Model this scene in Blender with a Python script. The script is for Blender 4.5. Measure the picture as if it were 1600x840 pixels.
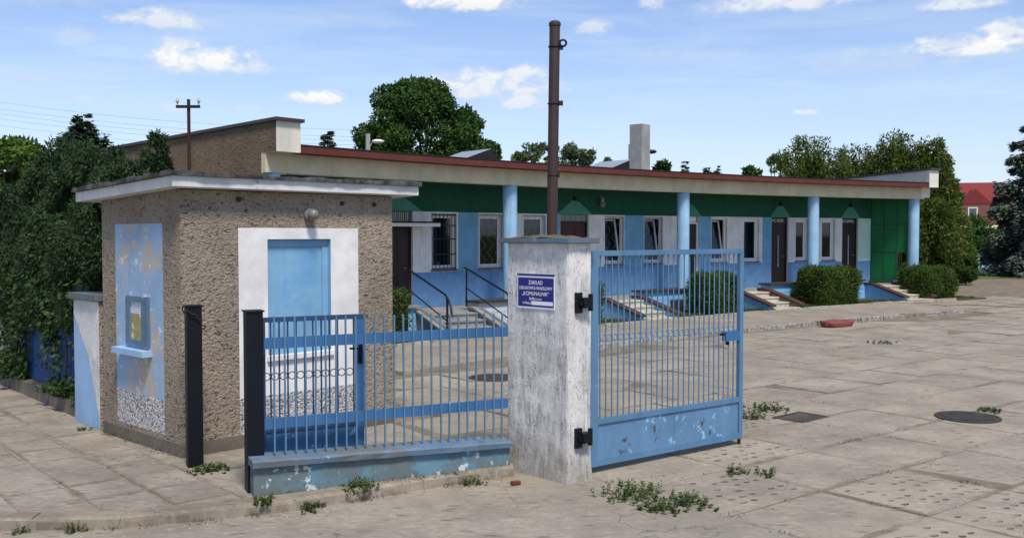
import bpy, bmesh, math, random
import numpy as np
from mathutils import Vector, Matrix
for o in list(bpy.data.objects):
    bpy.data.objects.remove(o)
SC = bpy.context.scene
COL = SC.collection
rng = np.random.default_rng(7)
RND = random.Random(11)
rad = math.radians

# ------------------------------------------------------------------ camera, light, exposure
cam = bpy.data.cameras.new('camera')
cam.lens = 34.0; cam.sensor_width = 36.0; cam.clip_start = 0.05; cam.clip_end = 4000
CAM = bpy.data.objects.new('camera', cam); COL.objects.link(CAM)
CAM.location = (0, 0, 2.2); CAM.rotation_euler = (rad(90 - 2.05), 0, 0)
SC.camera = CAM
SC.view_settings.view_transform = 'Standard'; SC.view_settings.look = 'None'
SC.view_settings.exposure = 0.5; SC.view_settings.gamma = 1.0
SUN_EL, SUN_AZ = 58.0, 160.0            # degrees; azimuth clockwise from the view direction (+Y)
sun = bpy.data.lights.new('sun', 'SUN'); sun.energy = 3.0; sun.angle = rad(12); sun.color = (1.0, 0.93, 0.82)
SUN = bpy.data.objects.new('sun', sun); COL.objects.link(SUN)
sd = Vector((math.sin(rad(SUN_AZ)) * math.cos(rad(SUN_EL)), math.cos(rad(SUN_AZ)) * math.cos(rad(SUN_EL)), math.sin(rad(SUN_EL))))
SUN.rotation_euler = sd.to_track_quat('Z', 'Y').to_euler(); SUN.location = sd * 40

W = bpy.data.worlds.new('World'); SC.world = W; W.use_nodes = True
nt = W.node_tree; nt.nodes.clear()
def N(t, **kw):
    n = nt.nodes.new(t)
    for k, v in kw.items(): setattr(n, k, v)
    return n
def wlink(a, b): nt.links.new(a, b)
def wm(op, a, b=None, c=None, clamp=False):
    n = N('ShaderNodeMath', operation=op); n.use_clamp = clamp
    for i, v in enumerate((a, b, c)):
        if v is None: continue
        if hasattr(v, 'is_linked'): wlink(v, n.inputs[i])
        else: n.inputs[i].default_value = v
    return n.outputs[0]
sky = N('ShaderNodeTexSky', sky_type='NISHITA'); sky.sun_disc = False
sky.sun_elevation = rad(SUN_EL); sky.sun_rotation = rad(SUN_AZ)
sky.air_density = 1.0; sky.dust_density = 0.4; sky.ozone_density = 2.0
tc = N('ShaderNodeTexCoord'); sp = N('ShaderNodeSeparateXYZ'); wlink(tc.outputs['Generated'], sp.inputs[0])
az = wm('ARCTAN2', sp.outputs[0], sp.outputs[1])
hyp = wm('SQRT', wm('ADD', wm('MULTIPLY', sp.outputs[0], sp.outputs[0]), wm('MULTIPLY', sp.outputs[1], sp.outputs[1])))
el = wm('ARCTAN2', sp.outputs[2], hyp)
azw = wm('WRAP', az, rad(36), rad(-36))          # the same cloud field all round the sky
cb = N('ShaderNodeCombineXYZ'); wlink(az, cb.inputs[0]); wlink(wm('MULTIPLY', el, 1.7), cb.inputs[1])
def wnoise(scale, detail, rough, vec=None, dist=0.0):
    n = N('ShaderNodeTexNoise'); n.inputs['Scale'].default_value = scale; n.inputs['Detail'].default_value = detail
    n.inputs['Roughness'].default_value = rough; n.inputs['Distortion'].default_value = dist
    wlink(vec or cb.outputs[0], n.inputs['Vector']); return n.outputs['Fac']
puff = wm('SUBTRACT', wnoise(34, 6, 0.62, dist=0.4), 0.5)
fine = wm('SUBTRACT', wnoise(95, 4, 0.6), 0.5)
rough = wm('ADD', wm('MULTIPLY', puff, 2.9), wm('MULTIPLY', fine, 0.8))
CLOUDS = [(-26, 12.6, 4.5, 1.3, .28), (-26, 8.2, 4.5, .6, .22), (20.5, 9.2, 5.5, .9, .28), (9.5, 10.2, 4.5, .5, .22), (-10, 12.0, 3.5, .5, .2), (20.5, 13.6, 3.2, .8, .7),  # px-free description: azimuth deg, elevation deg, half width deg, half height deg, opacity
 (-19.9, 11.6, 2.7, .72, .75), (-24.1, 10.4, 1.1, .75, .3), (-17.8, 9.5, 3.7, 1.05, 1.0), (-19.0, 10.2, 1.2, .75, .75), (-15.8, 9.3, 2.4, .6, .8),
 (-11.4, 7.75, 1.9, .55, 1.0), (-15.3, 7.05, 1.3, .32, .45), (-19.0, 6.9, 1.1, .35, .5), (-23.7, 7.2, .9, .24, .4),
 (-3.1, 13.35, 3.6, .95, 1.0), (-6.2, 13.7, 2.0, .45, .8), (-1.4, 8.5, 4.4, 1.1, .85), (.6, 7.6, 2.2, .55, .75), (.9, 9.3, 1.6, .65, .85), (-4.2, 8.9, 1.8, .5, .5),
 (4.9, 11.8, 1.2, .55, .6), (8.3, 13.2, 1.1, .7, .75), (15.8, 12.9, 4.6, .85, .85), (17.0, 12.6, 1.8, .5, .6),
 (24.7, 12.0, 2.2, .5, .8), (25.6, 9.8, 3.4, .85, 1.0), (27.4, 10.5, 2.4, .7, .85), (30.5, 10.2, 3.0, 1.0, .8), (16.9, 6.8, .95, .24, .7), (34, 7.5, 1.5, .4, .6), (-33, 12, 2.0, .8, .8), (-30, 16, 4, 1.2, .8), (12, 19, 5, 1.5, .9), (-8, 21, 4, 1.4, .8), (25, 24, 5, 1.6, .9)]
mask = None; shade = None
for (a0, e0, ww, hh, op) in CLOUDS:
    da = wm('MULTIPLY', wm('SUBTRACT', azw, rad(a0)), 1 / rad(ww * 1.13)); de = wm('MULTIPLY', wm('SUBTRACT', el, rad(e0)), 1 / rad(hh * 1.17))
    de2 = wm('MULTIPLY', de, wm('ADD', 1.0, wm('MULTIPLY', wm('LESS_THAN', de, 0.0), 0.75)))     # flatter bases
    r2 = wm('ADD', wm('MULTIPLY', da, da), wm('MULTIPLY', de2, de2))
    v = wm('ADD', wm('SUBTRACT', 1.0, r2), rough)
    v = wm('MULTIPLY', wm('POWER', wm('MULTIPLY', v, 1.05, clamp=True), 1.25), op)
    mask = v if mask is None else wm('MAXIMUM', mask, v)
    s_ = wm('MULTIPLY', v, wm('MULTIPLY_ADD', de, 0.3, 0.62, clamp=True)); shade = s_ if shade is None else wm('MAXIMUM', shade, s_)
ms = N('ShaderNodeMapping'); ms.inputs['Scale'].default_value = (3.5, 15, 1); ms.inputs['Rotation'].default_value = (0, 0, rad(-13)); wlink(cb.outputs[0], ms.inputs[0])
cir = wnoise(1.5, 6, 0.62, ms.outputs[0], 0.5)
cir = wm('MULTIPLY', wm('SUBTRACT', cir, 0.43), 1.5, clamp=True)
hor = wm('POWER', wm('SUBTRACT', 1.0, wm('MULTIPLY', el, 3.2, clamp=True), clamp=True), 1.6)
veil = wm('ADD', wm('MULTIPLY', cir, 0.85), wm('MULTIPLY', hor, 0.60), clamp=True)
def wmix(f, a, b):
    n = N('ShaderNodeMix', data_type='RGBA')
    for s, v in ((n.inputs[0], f), (n.inputs[6], a), (n.inputs[7], b)):
        if hasattr(v, 'is_linked'): wlink(v, s)
        else: s.default_value = v
    return n.outputs[2]
SKYGAIN = N('ShaderNodeMix', data_type='RGBA', blend_type='MULTIPLY'); SKYGAIN.inputs[0].default_value = 1
wlink(sky.outputs[0], SKYGAIN.inputs[6]); SKYGAIN.inputs[7].default_value = (.93, .94, 1.10, 1)
c1 = wmix(veil, SKYGAIN.outputs[2], (4.7, 5.7, 6.9, 1))
ccol = wmix(wm('MULTIPLY', shade, 1.15, clamp=True), (4.3, 4.8, 5.5, 1), (7.2, 7.1, 6.95, 1))
c2 = wmix(mask, c1, ccol)
bg = N('ShaderNodeBackground'); bg.inputs['Strength'].default_value = 0.104; wlink(c2, bg.inputs['Color'])
wo = N('ShaderNodeOutputWorld'); wlink(bg.outputs[0], wo.inputs[0])

# ------------------------------------------------------------------ helpers
WL = {}                                   # world location of each object (roots are unrotated unless built in local space)
def tag(o, label=None, cat=None, group=None, kind=None):
    if label: o['label'] = label
    if cat: o['category'] = cat
    if group: o['group'] = group
    if kind: o['kind'] = kind
    return o
def empty(name, loc, rz=0.0, label=None, cat=None, group=None):
    o = bpy.data.objects.new(name, None); COL.objects.link(o); o.empty_display_size = 0.2
    o.location = loc; o.rotation_euler = (0, 0, rz); WL[o.name] = Vector(loc)
    return tag(o, label, cat, group)
def copy_tree(o, parent=None):
    c = o.copy(); COL.objects.link(c)
    if parent: c.parent = parent
    for ch in o.children: copy_tree(ch, c)
    return c
class MB:
    def __init__(s): s.v = []; s.f = []; s.m = []; s.sm = []
    def add(s, vs, fs, mi=0, smooth=False):
        b = len(s.v); s.v += [tuple(v) for v in vs]
        for f in fs: s.f.append(tuple(b + i for i in f)); s.m.append(mi); s.sm.append(smooth)
    def quad(s, a, b, c, d, mi=0): s.add([a, b, c, d], [(0, 1, 2, 3)], mi)
    def prism(s, poly, z0, z1, mi=0, mtop=None):
        n = len(poly)
        zt = z1 if hasattr(z1, '__len__') else [z1] * n
        zb = z0 if hasattr(z0, '__len__') else [z0] * n
        vs = [(p[0], p[1], zb[i]) for i, p in enumerate(poly)] + [(p[0], p[1], zt[i]) for i, p in enumerate(poly)]
        area = sum(poly[i][0] * poly[(i + 1) % n][1] - poly[(i + 1) % n][0] * poly[i][1] for i in range(n))
        fs = [tuple(range(n - 1, -1, -1))] + [(i, (i + 1) % n, n + (i + 1) % n, n + i) for i in range(n)]
        top = [tuple(range(n, 2 * n))]
        if area < 0: fs = [f[::-1] for f in fs]; top = [f[::-1] for f in top]
        s.add(vs, fs, mi); s.add(vs, top, mi if mtop is None else mtop)
    def box(s, x0, x1, y0, y1, z0, z1, mi=0): s.prism([(x0, y0), (x1, y0), (x1, y1), (x0, y1)], z0, z1, mi)
    def slab(s, P, d, n, s0, s1, o0, o1, z0, z1, mi=0):       # box in a plan frame P + s*d + o*n
        q = [(P[0] + a * d[0] + b * n[0], P[1] + a * d[1] + b * n[1]) for a, b in ((s0, o0), (s1, o0), (s1, o1), (s0, o1))]
        s.prism(q, z0, z1, mi)
    def tube(s, pts, r, seg=8, mi=0, cap=True, smooth=True):
        pts = [Vector(p) for p in pts]; n = len(pts); rr = r if hasattr(r, '__len__') else [r] * n
        vs = []; prev = None
        for i, p in enumerate(pts):
            t = (pts[min(i + 1, n - 1)] - pts[max(i - 1, 0)]).normalized()
            u = Vector((0, 0, 1)) if abs(t.z) < 0.9 else Vector((1, 0, 0))
            if prev is not None: u = prev
            a = (u - t * u.dot(t)).normalized(); b = t.cross(a); prev = a
            for k in range(seg):
                an = 2 * math.pi * k / seg
                vs.append(p + (a * math.cos(an) + b * math.sin(an)) * rr[i])
        fs = [(i * seg + k, i * seg + (k + 1) % seg, (i + 1) * seg + (k + 1) % seg, (i + 1) * seg + k) for i in range(n - 1) for k in range(seg)]
        s.add(vs, fs, mi, smooth)
        if cap: s.add(vs, [tuple(range(seg - 1, -1, -1)), tuple(range((n - 1) * seg, n * seg))], mi)
    def ring(s, c, ax, R, r, seg=16, mi=0):                    # torus round axis ax
        ax = Vector(ax).normalized(); u = ax.orthogonal().normalized(); w = ax.cross(u); vs = []
        for i in range(seg):
            a = 2 * math.pi * i / seg; d = u * math.cos(a) + w * math.sin(a)
            for k in range(4):
                b = math.pi / 2 * k; vs.append(Vector(c) + d * (R + r * math.cos(b)) + ax * r * math.sin(b))
        s.add(vs, [(i * 4 + k, ((i + 1) % seg) * 4 + k, ((i + 1) % seg) * 4 + (k + 1) % 4, i * 4 + (k + 1) % 4) for i in range(seg) for k in range(4)], mi, True)
    def lathe(s, c, prof, seg=16, mi=0):                       # profile of (r, z), vertical axis at c
        vs = [(c[0] + r * math.cos(2 * math.pi * k / seg), c[1] + r * math.sin(2 * math.pi * k / seg), c[2] + z) for r, z in prof for k in range(seg)]
        s.add(vs, [(i * seg + k, i * seg + (k + 1) % seg, (i + 1) * seg + (k + 1) % seg, (i + 1) * seg + k) for i in range(len(prof) - 1) for k in range(seg)], mi, True)
        s.add(vs, [tuple(range(seg - 1, -1, -1)), tuple(range((len(prof) - 1) * seg, len(prof) * seg))], mi)
    def ball(s, c, r, mi=0, seg=12, rings=8, sq=1.0):
        s.lathe(c, [(r * math.sin(math.pi * (i + .02) / (rings + .04)), -r * sq * math.cos(math.pi * (i + .02) / (rings + .04))) for i in range(rings + 1)], seg, mi)
    def mesh(s, name, mats, off=(0, 0, 0), bevel=0):
        me = bpy.data.meshes.new(name)
        me.from_pydata([(x - off[0], y - off[1], z - off[2]) for x, y, z in s.v], [], s.f)
        for m in (mats if isinstance(mats, (list, tuple)) else [mats]): me.materials.append(m)
        me.polygons.foreach_set('material_index', s.m); me.polygons.foreach_set('use_smooth', s.sm); me.update()
        return me
    def build(s, name, mats, parent=None, local=False, loc=None, bevel=0.0):
        if parent is not None: off = Vector((0, 0, 0)) if local else WL.get(parent.name, Vector((0, 0, 0)))
        else: off = Vector(loc) if loc is not None else Vector((0, 0, 0))
        o = bpy.data.objects.new(name, s.mesh(name, mats, off)); COL.objects.link(o)
        if parent is not None: o.parent = parent; WL[o.name] = off
        else: o.location = off; WL[o.name] = off
        if bevel:
            b = o.modifiers.new('bevel', 'BEVEL'); b.width = bevel; b.segments = 2; b.limit_method = 'ANGLE'
        return o

# ------------------------------------------------------------------ materials
class M:
    def __init__(s, name, rough=0.8, spec=0.3, metal=0.0):
        s.m = bpy.data.materials.new(name); s.m.use_nodes = True; s.t = s.m.node_tree; s.t.nodes.clear()
        s.out = s.n('ShaderNodeOutputMaterial'); s.b = s.n('ShaderNodeBsdfPrincipled'); s.l(s.b.outputs[0], s.out.inputs[0])
        s.b.inputs['Roughness'].default_value = rough; s.b.inputs['Specular IOR Level'].default_value = spec; s.b.inputs['Metallic'].default_value = metal
        s.pos = s.n('ShaderNodeNewGeometry').outputs['Position']; s.h = None
    def n(s, t, **kw):
        x = s.t.nodes.new(t)
        for k, v in kw.items(): setattr(x, k, v)
        return x
    def l(s, a, b): s.t.links.new(a, b)
    def put(s, sock, v):
        if hasattr(v, 'is_linked'): s.l(v, sock)
        else: sock.default_value = v if not isinstance(v, tuple) or len(v) != 3 else (*v, 1) if sock.type == 'RGBA' else v
    def math(s, op, a, b=0.0, c=0.0, clamp=False):
        x = s.n('ShaderNodeMath', operation=op); x.use_clamp = clamp
        for i, v in enumerate((a, b, c)): s.put(x.inputs[i], v)
        return x.outputs[0]
    def map(s, scale=(1, 1, 1), rot=(0, 0, 0), vec=None):
        x = s.n('ShaderNodeMapping'); x.inputs['Scale'].default_value = scale; x.inputs['Rotation'].default_value = rot
        s.l(vec or s.pos, x.inputs[0]); return x.outputs[0]
    def noise(s, scale, detail=4, rough=0.6, vec=None, dist=0.0):
        x = s.n('ShaderNodeTexNoise'); x.inputs['Scale'].default_value = scale; x.inputs['Detail'].default_value = detail
        x.inputs['Roughness'].default_value = rough; x.inputs['Distortion'].default_value = dist; s.l(vec or s.pos, x.inputs['Vector']); return x.outputs['Fac']
    def vor(s, scale, vec=None, feature='F1'):
        x = s.n('ShaderNodeTexVoronoi'); x.feature = feature; x.inputs['Scale'].default_value = scale; s.l(vec or s.pos, x.inputs['Vector']); return x.outputs['Distance'], x
    def step(s, v, a, b):
        x = s.n('ShaderNodeMapRange'); x.interpolation_type = 'SMOOTHSTEP'; s.l(v, x.inputs[0]); x.inputs[1].default_value = a; x.inputs[2].default_value = b; return x.outputs[0]
    def mix(s, f, a, b, mode='MIX'):
        x = s.n('ShaderNodeMix', data_type='RGBA', blend_type=mode); s.put(x.inputs[0], f); s.put(x.inputs[6], a); s.put(x.inputs[7], b); return x.outputs[2]
    def z(s): 
        x = s.n('ShaderNodeSeparateXYZ'); s.l(s.pos, x.inputs[0]); return x.outputs[2]
    def orand(s): return s.n('ShaderNodeObjectInfo').outputs['Random']
    def color(s, c): s.put(s.b.inputs['Base Color'], c); return s
    def rough(s, v): s.put(s.b.inputs['Roughness'], v); return s
    def bump(s, h, strength=0.5, dist=0.01):
        x = s.n('ShaderNodeBump'); x.inputs['Strength'].default_value = strength; x.inputs['Distance'].default_value = dist; s.l(h, x.inputs['Height']); s.l(x.outputs[0], s.b.inputs['Normal']); return s
def mul(c, k): return tuple(x * k for x in c)
def concrete(name, base, dark=0.62, light=1.18, scale=1.0, moss=0.0, rand=0.0, bump=0.5, crack=0.0, edge=None):
    m = M(name, 0.9, 0.2)
    a = m.noise(1.3 * scale, 6, 0.65); b = m.noise(16 * scale, 5, 0.7); c = m.noise(120 * scale, 3, 0.7); e = m.noise(0.45 * scale, 3, 0.6)
    col = m.mix(m.step(a, .34, .68), mul(base, dark), mul(base, light))
    col = m.mix(m.math('MULTIPLY', m.step(b, .42, .70), .75), col, mul(base, .60)); b2 = m.noise(38 * scale, 4, .75); col = m.mix(m.math('MULTIPLY', m.step(b2, .52, .72), .5), col, mul(base, .55)); col = m.mix(m.math('MULTIPLY', m.step(b2, .44, .28), .5), col, mul(base, 1.38))
    col = m.mix(m.math('MULTIPLY', m.step(e, .5, .66), .45), col, (base[0] * 1.25, base[1] * 1.2, base[2] * 1.12))
    v, vx = m.vor(42 * scale)
    col = m.mix(m.math('MULTIPLY', m.step(v, .16, .06), m.math('MULTIPLY', m.step(m.noise(3 * scale, 3), .45, .6), .5)), col, mul(base, .45))
    col = m.mix(m.math('MULTIPLY', c, .35), col, mul(base, 1.3))
    if crack:
        wv = m.n('ShaderNodeVectorMath', operation='ADD'); nz = m.n('ShaderNodeTexNoise'); nz.inputs['Scale'].default_value = 2.5; nz.inputs['Detail'].default_value = 5; m.l(m.pos, nz.inputs['Vector'])
        sc_ = m.n('ShaderNodeVectorMath', operation='SCALE'); sc_.inputs['Scale'].default_value = .55; m.l(nz.outputs['Color'], sc_.inputs[0]); m.l(m.pos, wv.inputs[0]); m.l(sc_.outputs[0], wv.inputs[1])
        dv, _ = m.vor(.85, wv.outputs[0], 'DISTANCE_TO_EDGE'); ck = m.math('MULTIPLY', m.step(dv, .008, .001), m.step(m.noise(.8, 3, .6), .47, .56)); col = m.mix(m.math('MULTIPLY', ck, crack), col, mul(base, .22))
        vd, _ = m.vor(1.0, m.map((3.6, 10, 1), (0, 0, rad(-38)))); ds = m.math('MULTIPLY', m.step(vd, .27, .12), m.step(m.noise(.9, 5, .7), .42, .56)); col = m.mix(m.math('MULTIPLY', ds, .66), col, mul(base, .30))
        big = m.step(m.noise(.35, 5, .7, m.map((1, 1.6, 1), (0, 0, rad(-38)))), .40, .66); col = m.mix(m.math('MULTIPLY', big, .25), col, mul(base, .60))
        lt = m.step(m.noise(1, 5, .7, m.map((5, 16, 1), (0, 0, rad(-38)))), .53, .66); col = m.mix(m.math('MULTIPLY', lt, .5), col, mul(base, 1.45))
        st_ = m.step(m.noise(1, 6, .7, m.map((2.2, 7, 1), (0, 0, .67))), .53, .74); col = m.mix(m.math('MULTIPLY', st_, .45), col, mul(base, .5))
        gr = m.step(m.noise(210, 2, .5), .60, .68); col = m.mix(m.math('MULTIPLY', gr, .5), col, mul(base, .4)); gr2 = m.step(m.noise(170, 2, .5, m.map((1, 1.1, 1), (0, 0, 1))), .63, .70); col = m.mix(m.math('MULTIPLY', gr2, .5), col, mul(base, 1.7))
    if edge:
        ob = m.n('ShaderNodeTexCoord').outputs['Object']; sx_ = m.n('ShaderNodeSeparateXYZ'); m.l(ob, sx_.inputs[0])
        ex = m.math('SUBTRACT', edge[0], m.math('ABSOLUTE', sx_.outputs[0])); ey = m.math('SUBTRACT', edge[1], m.math('ABSOLUTE', sx_.outputs[1])); ed = m.math('SUBTRACT', m.math('MINIMUM', ex, ey), m.math('MULTIPLY', m.math('SUBTRACT', m.noise(9, 6, .75), .42), .16))
        em = m.step(m.noise(.9, 4, .65), .40, .62); col = m.mix(m.math('MULTIPLY', m.math('MULTIPLY', m.step(ed, .028, .0), m.math('MULTIPLY_ADD', em, .62, .04)), .85), col, (.085, .072, .042))
    if moss: col = m.mix(m.math('MULTIPLY', m.step(m.noise(2.6, 5, .7), .56, .72), moss), col, (.075, .085, .035))
    if rand:
        r = m.math('MULTIPLY_ADD', m.orand(), rand, 1 - rand / 2); x = m.n('ShaderNodeMix', data_type='RGBA', blend_type='MULTIPLY'); x.inputs[0].default_value = 1
        cc = m.n('ShaderNodeCombineColor'); [m.l(r, cc.inputs[i]) for i in range(3)]; m.l(col, x.inputs[6]); m.l(cc.outputs[0], x.inputs[7]); col = x.outputs[2]
    m.color(col); m.bump(m.math('ADD', m.math('MULTIPLY', b, .7), m.math('MULTIPLY', c, .4)), bump, 0.012); return m.m
def pebbledash(name, base, white=0.0):
    m = M(name, 0.95, 0.12)
    mp = m.map((1, 1, 1.5)); n1 = m.noise(34, 3, .6, mp, .3); n0 = m.noise(19, 3, .55, mp, .8); n2 = m.noise(1.1, 4, .6); n3 = m.noise(110, 3, .7); d2, _ = m.vor(60, mp)
    col = m.mix(m.step(n2, .3, .7), mul(base, .82), mul(base, 1.16))
    col = m.mix(m.math('MULTIPLY', m.step(d2, .45, .1), .5), col, mul(base, 1.55))
    col = m.mix(m.math('MULTIPLY', m.step(n3, .45, .7), .35), col, mul(base, .55))
    pit = m.step(n1, .45, .36); pit2 = m.step(n0, .41, .34)
    if white: col = m.mix(m.step(m.math('ADD', n1, m.math('MULTIPLY', n3, .35)), .70, .60), (.62, .61, .61), col)
    col = m.mix(m.math('MULTIPLY', pit, .50), col, mul(base, .30)); col = m.mix(m.math('MULTIPLY', pit2, .75), col, mul(base, .10))
    runs = m.step(m.noise(1.0, 5, .7, m.map((5, 5, .35))), .58, .75)
    col = m.mix(m.math('MULTIPLY', runs, .45), col, mul(base, .42))
    m.color(col); m.bump(m.math('ADD', m.math('MULTIPLY', n1, 1.0), m.math('MULTIPLY', n0, 1.6)), 0.85, 0.03); return m.m
def painted(name, base, chips=0.0, chipcol=(.45, .6, .7), rust=0.0, rough=0.5, dirt=0.25, scale=1.0, spec=.4, patch=None, stretch=(1, 1, 1), bump=.15, pt=.53):
    m = M(name, rough, spec)
    a = m.noise(2.2 * scale, 5, .65); b = m.noise(30 * scale, 4, .6)
    col = m.mix(m.step(a, .3, .7), mul(base, .86), mul(base, 1.08))
    runs = m.step(m.noise(1, 5, .65, m.map((9 * scale, 9 * scale, .7 * scale))), .5, .75)
    col = m.mix(m.math('MULTIPLY', runs, dirt), col, (base[0] * .45 + .02, base[1] * .45 + .02, base[2] * .45 + .02))
    if patch: col = m.mix(m.math('MULTIPLY', m.step(m.noise(1.7 * scale, 7, .72), pt, pt + .09), patch[1]), col, patch[0])
    if chips:
        ch = m.noise(6.5 * scale, 8, .72, m.map(stretch)); col = m.mix(m.step(ch, .70 - chips, .72 - chips), col, chipcol)
    if rust:
        rr = m.noise(7 * scale, 7, .75, m.map((1, 1, .6))); col = m.mix(m.step(rr, .72 - rust, .78 - rust), col, (.06, .028, .014))
    m.color(col); m.bump(m.math('ADD', a, m.math('MULTIPLY', b, .4)), bump, .006); return m.m
def whitewash(name, base=(.74, .72, .69), dirty=1.0):
    m = M(name, .92, .2)
    st = m.noise(1, 6, .72, m.map((10, 10, 1.3)), 1.2); st2 = m.noise(1, 6, .75, m.map((34, 34, 6)), .8); sp_ = m.noise(64, 5, .75); a = m.noise(3, 5, .65)
    brk = m.step(m.noise(4, 5, .7), .36, .62); z = m.z()
    lowf = m.step(m.math('ADD', z, m.math('MULTIPLY', m.noise(2.2, 4, .6), .9)), 2.2, .7)
    col = m.mix(m.step(a, .35, .65), mul(base, .86), mul(base, 1.05))
    col = m.mix(m.math('MULTIPLY', m.math('MULTIPLY', m.step(st, .40, .60), brk), m.math('MULTIPLY_ADD', lowf, .42, .28 * dirty)), col, (.24, .225, .205))
    col = m.mix(m.math('MULTIPLY', m.math('MULTIPLY', m.step(st2, .46, .62), m.step(m.noise(7, 4, .7), .40, .60)), .55 * dirty), col, (.15, .14, .13))
    blk = m.math('MULTIPLY', m.step(sp_, .55, .62), m.step(m.noise(4.5, 4, .7), .46, .60)); col = m.mix(m.math('MULTIPLY', blk, .9 * dirty), col, (.03, .03, .03))
    low = m.step(m.math('ADD', z, m.math('MULTIPLY', m.noise(5, 4, .6), .6)), .85, .25); col = m.mix(m.math('MULTIPLY', low, .6 * dirty), col, (.19, .165, .12))
    m.color(col); m.bump(m.math('ADD', m.math('MULTIPLY', sp_, .6), m.noise(9, 4, .6)), .6, .014); return m.m
def plain(name, base, rough=.6, spec=.3, metal=0.0, var=.15, scale=8):
    m = M(name, rough, spec, metal); m.color(m.mix(m.noise(scale, 4, .6), mul(base, 1 - var), mul(base, 1 + var))); return m.m
def foliage(name, c1, c2, c3=None, trans=.25, scale=1.2):
    m = M(name, .75, .12)
    g = m.n('ShaderNodeNewGeometry'); r = g.outputs['Random Per Island']; a = m.noise(scale, 4, .65)
    col = m.mix(m.math('ADD', m.math('MULTIPLY', r, .55), m.math('MULTIPLY', m.step(a, .3, .7), .45)), c1, c2)
    if c3: col = m.mix(m.math('MULTIPLY', m.step(r, .86, .9), .8), col, c3)
    m.color(col)
    tr = m.n('ShaderNodeBsdfTranslucent'); m.l(col, tr.inputs[0]); mx = m.n('ShaderNodeMixShader'); mx.inputs[0].default_value = trans
    m.l(m.b.outputs[0], mx.inputs[1]); m.l(tr.outputs[0], mx.inputs[2]); m.l(mx.outputs[0], m.out.inputs[0]); return m.m
def glass(name, tint=(.55, .6, .6), refl=.18):
    m = M(name); t = m.n('ShaderNodeBsdfTransparent'); t.inputs[0].default_value = (*tint, 1); g = m.n('ShaderNodeBsdfGlossy'); g.inputs['Roughness'].default_value = .03
    lw = m.n('ShaderNodeLayerWeight'); f = m.math('ADD', m.math('MULTIPLY', m.math('POWER', lw.outputs['Facing'], 4.0), .7), refl * .3, clamp=True)
    mx = m.n('ShaderNodeMixShader'); m.l(f, mx.inputs[0]); m.l(t.outputs[0], mx.inputs[1]); m.l(g.outputs[0], mx.inputs[2]); m.l(mx.outputs[0], m.out.inputs[0]); return m.m

MT = {}
MT['slab'] = concrete('yard_concrete', (.310, .270, .212), dark=.60, moss=.3, rand=.10, crack=.6, edge=(.619, .474))
MT['paver'] = concrete('paver_concrete', (.290, .254, .204), dark=.60, light=1.12, scale=1.4, moss=.25, rand=.14, crack=.5, edge=(.267, .237))
MT['road'] = concrete('road_concrete', (.298, .262, .208), dark=.62, light=1.12, moss=.25, bump=.6, crack=.55)
MT['kerb'] = concrete('kerb_concrete', (.255, .215, .165), dark=.5, scale=2, moss=.35, rand=.3, crack=.6)
MT['kerb_white'] = painted('worn_kerb_paint', (.24, .205, .16), chips=.13, chipcol=(.55, .54, .52), dirt=.4, rough=.9, spec=.1, scale=1.6, bump=.5)
MT['dirt'] = concrete('joint_dirt', (.090, .078, .052), dark=.5, moss=.75, scale=2.5)
MT['sand'] = concrete('joint_sand', (.215, .175, .125), dark=.45, moss=.6, scale=2.2)
MT['plinth'] = concrete('plinth_concrete', (.17, .145, .115), dark=.6, scale=2)
MT['grey_concrete'] = concrete('grey_concrete', (.33, .33, .32), dark=.75, scale=2)
MT['lowwall'] = concrete('old_wall_concrete', (.19, .165, .135), dark=.55, scale=1.8, moss=.6)
MT['lawn'] = plain('lawn_grass', (.085, .13, .03), .95, .1, var=.45, scale=2)
MT['field'] = plain('field_grass', (.07, .10, .03), .95, .1, var=.4, scale=.3)
MT['dash'] = pebbledash('pebbledash_render', (.325, .272, .210))
MT['dash_white'] = pebbledash('pebbledash_whitewashed', (.30, .28, .26), white=1)
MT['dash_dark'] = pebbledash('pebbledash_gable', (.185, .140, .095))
MT['white_paint'] = painted('white_wall_paint', (.74, .725, .705), dirt=.1, rough=.85, spec=.2, bump=.4, scale=1.5)
MT['white_fascia'] = painted('white_fascia_paint', (.66, .65, .63), dirt=.35, rough=.8, spec=.2, chips=.06, chipcol=(.3, .29, .28))
MT['booth_blue'] = painted('booth_blue_paint', (.30, .43, .59), dirt=.2, rough=.8, spec=.2, chips=.12, chipcol=(.62, .62, .62), patch=((.52, .40, .25), .75), bump=.5, pt=.50)
MT['board_blue'] = painted('board_blue_paint', (.20, .40, .58), dirt=.25, rough=.6, patch=((.13, .33, .56), .6))
MT['gate_blue'] = painted('gate_blue_paint', (.092, .20, .33), chips=.03, chipcol=(.2, .36, .52), rust=.075, dirt=.45, rough=.5)
MT['panel_blue'] = painted('gate_panel_paint', (.11, .225, .375), chips=.115, chipcol=(.25, .47, .68), rust=.12, dirt=.2, rough=.5)
MT['picket_blue'] = painted('picket_grey_blue_paint', (.085, .185, .29), chips=.04, chipcol=(.3, .42, .5), dirt=.3, rough=.55)
MT['fence_blue'] = painted('fence_blue_paint', (.036, .125, .285), chips=.03, chipcol=(.3, .45, .6), dirt=.2, rough=.5)
MT['wicket_blue'] = painted('wicket_dark_blue_paint', (.022, .055, .14), chips=.0, dirt=.2, rough=.5)
MT['wicket_panel'] = painted('wicket_panel_paint', (.026, .105, .235), chips=.115, chipcol=(.16, .34, .55), dirt=.2, rough=.5)
MT['lowblue'] = painted('low_wall_blue_paint', (.115, .225, .30), chips=.115, chipcol=(.46, .52, .53), dirt=.75, rough=.85, patch=((.120, .135, .125), .8), bump=.8, pt=.43, spec=.2)
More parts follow.
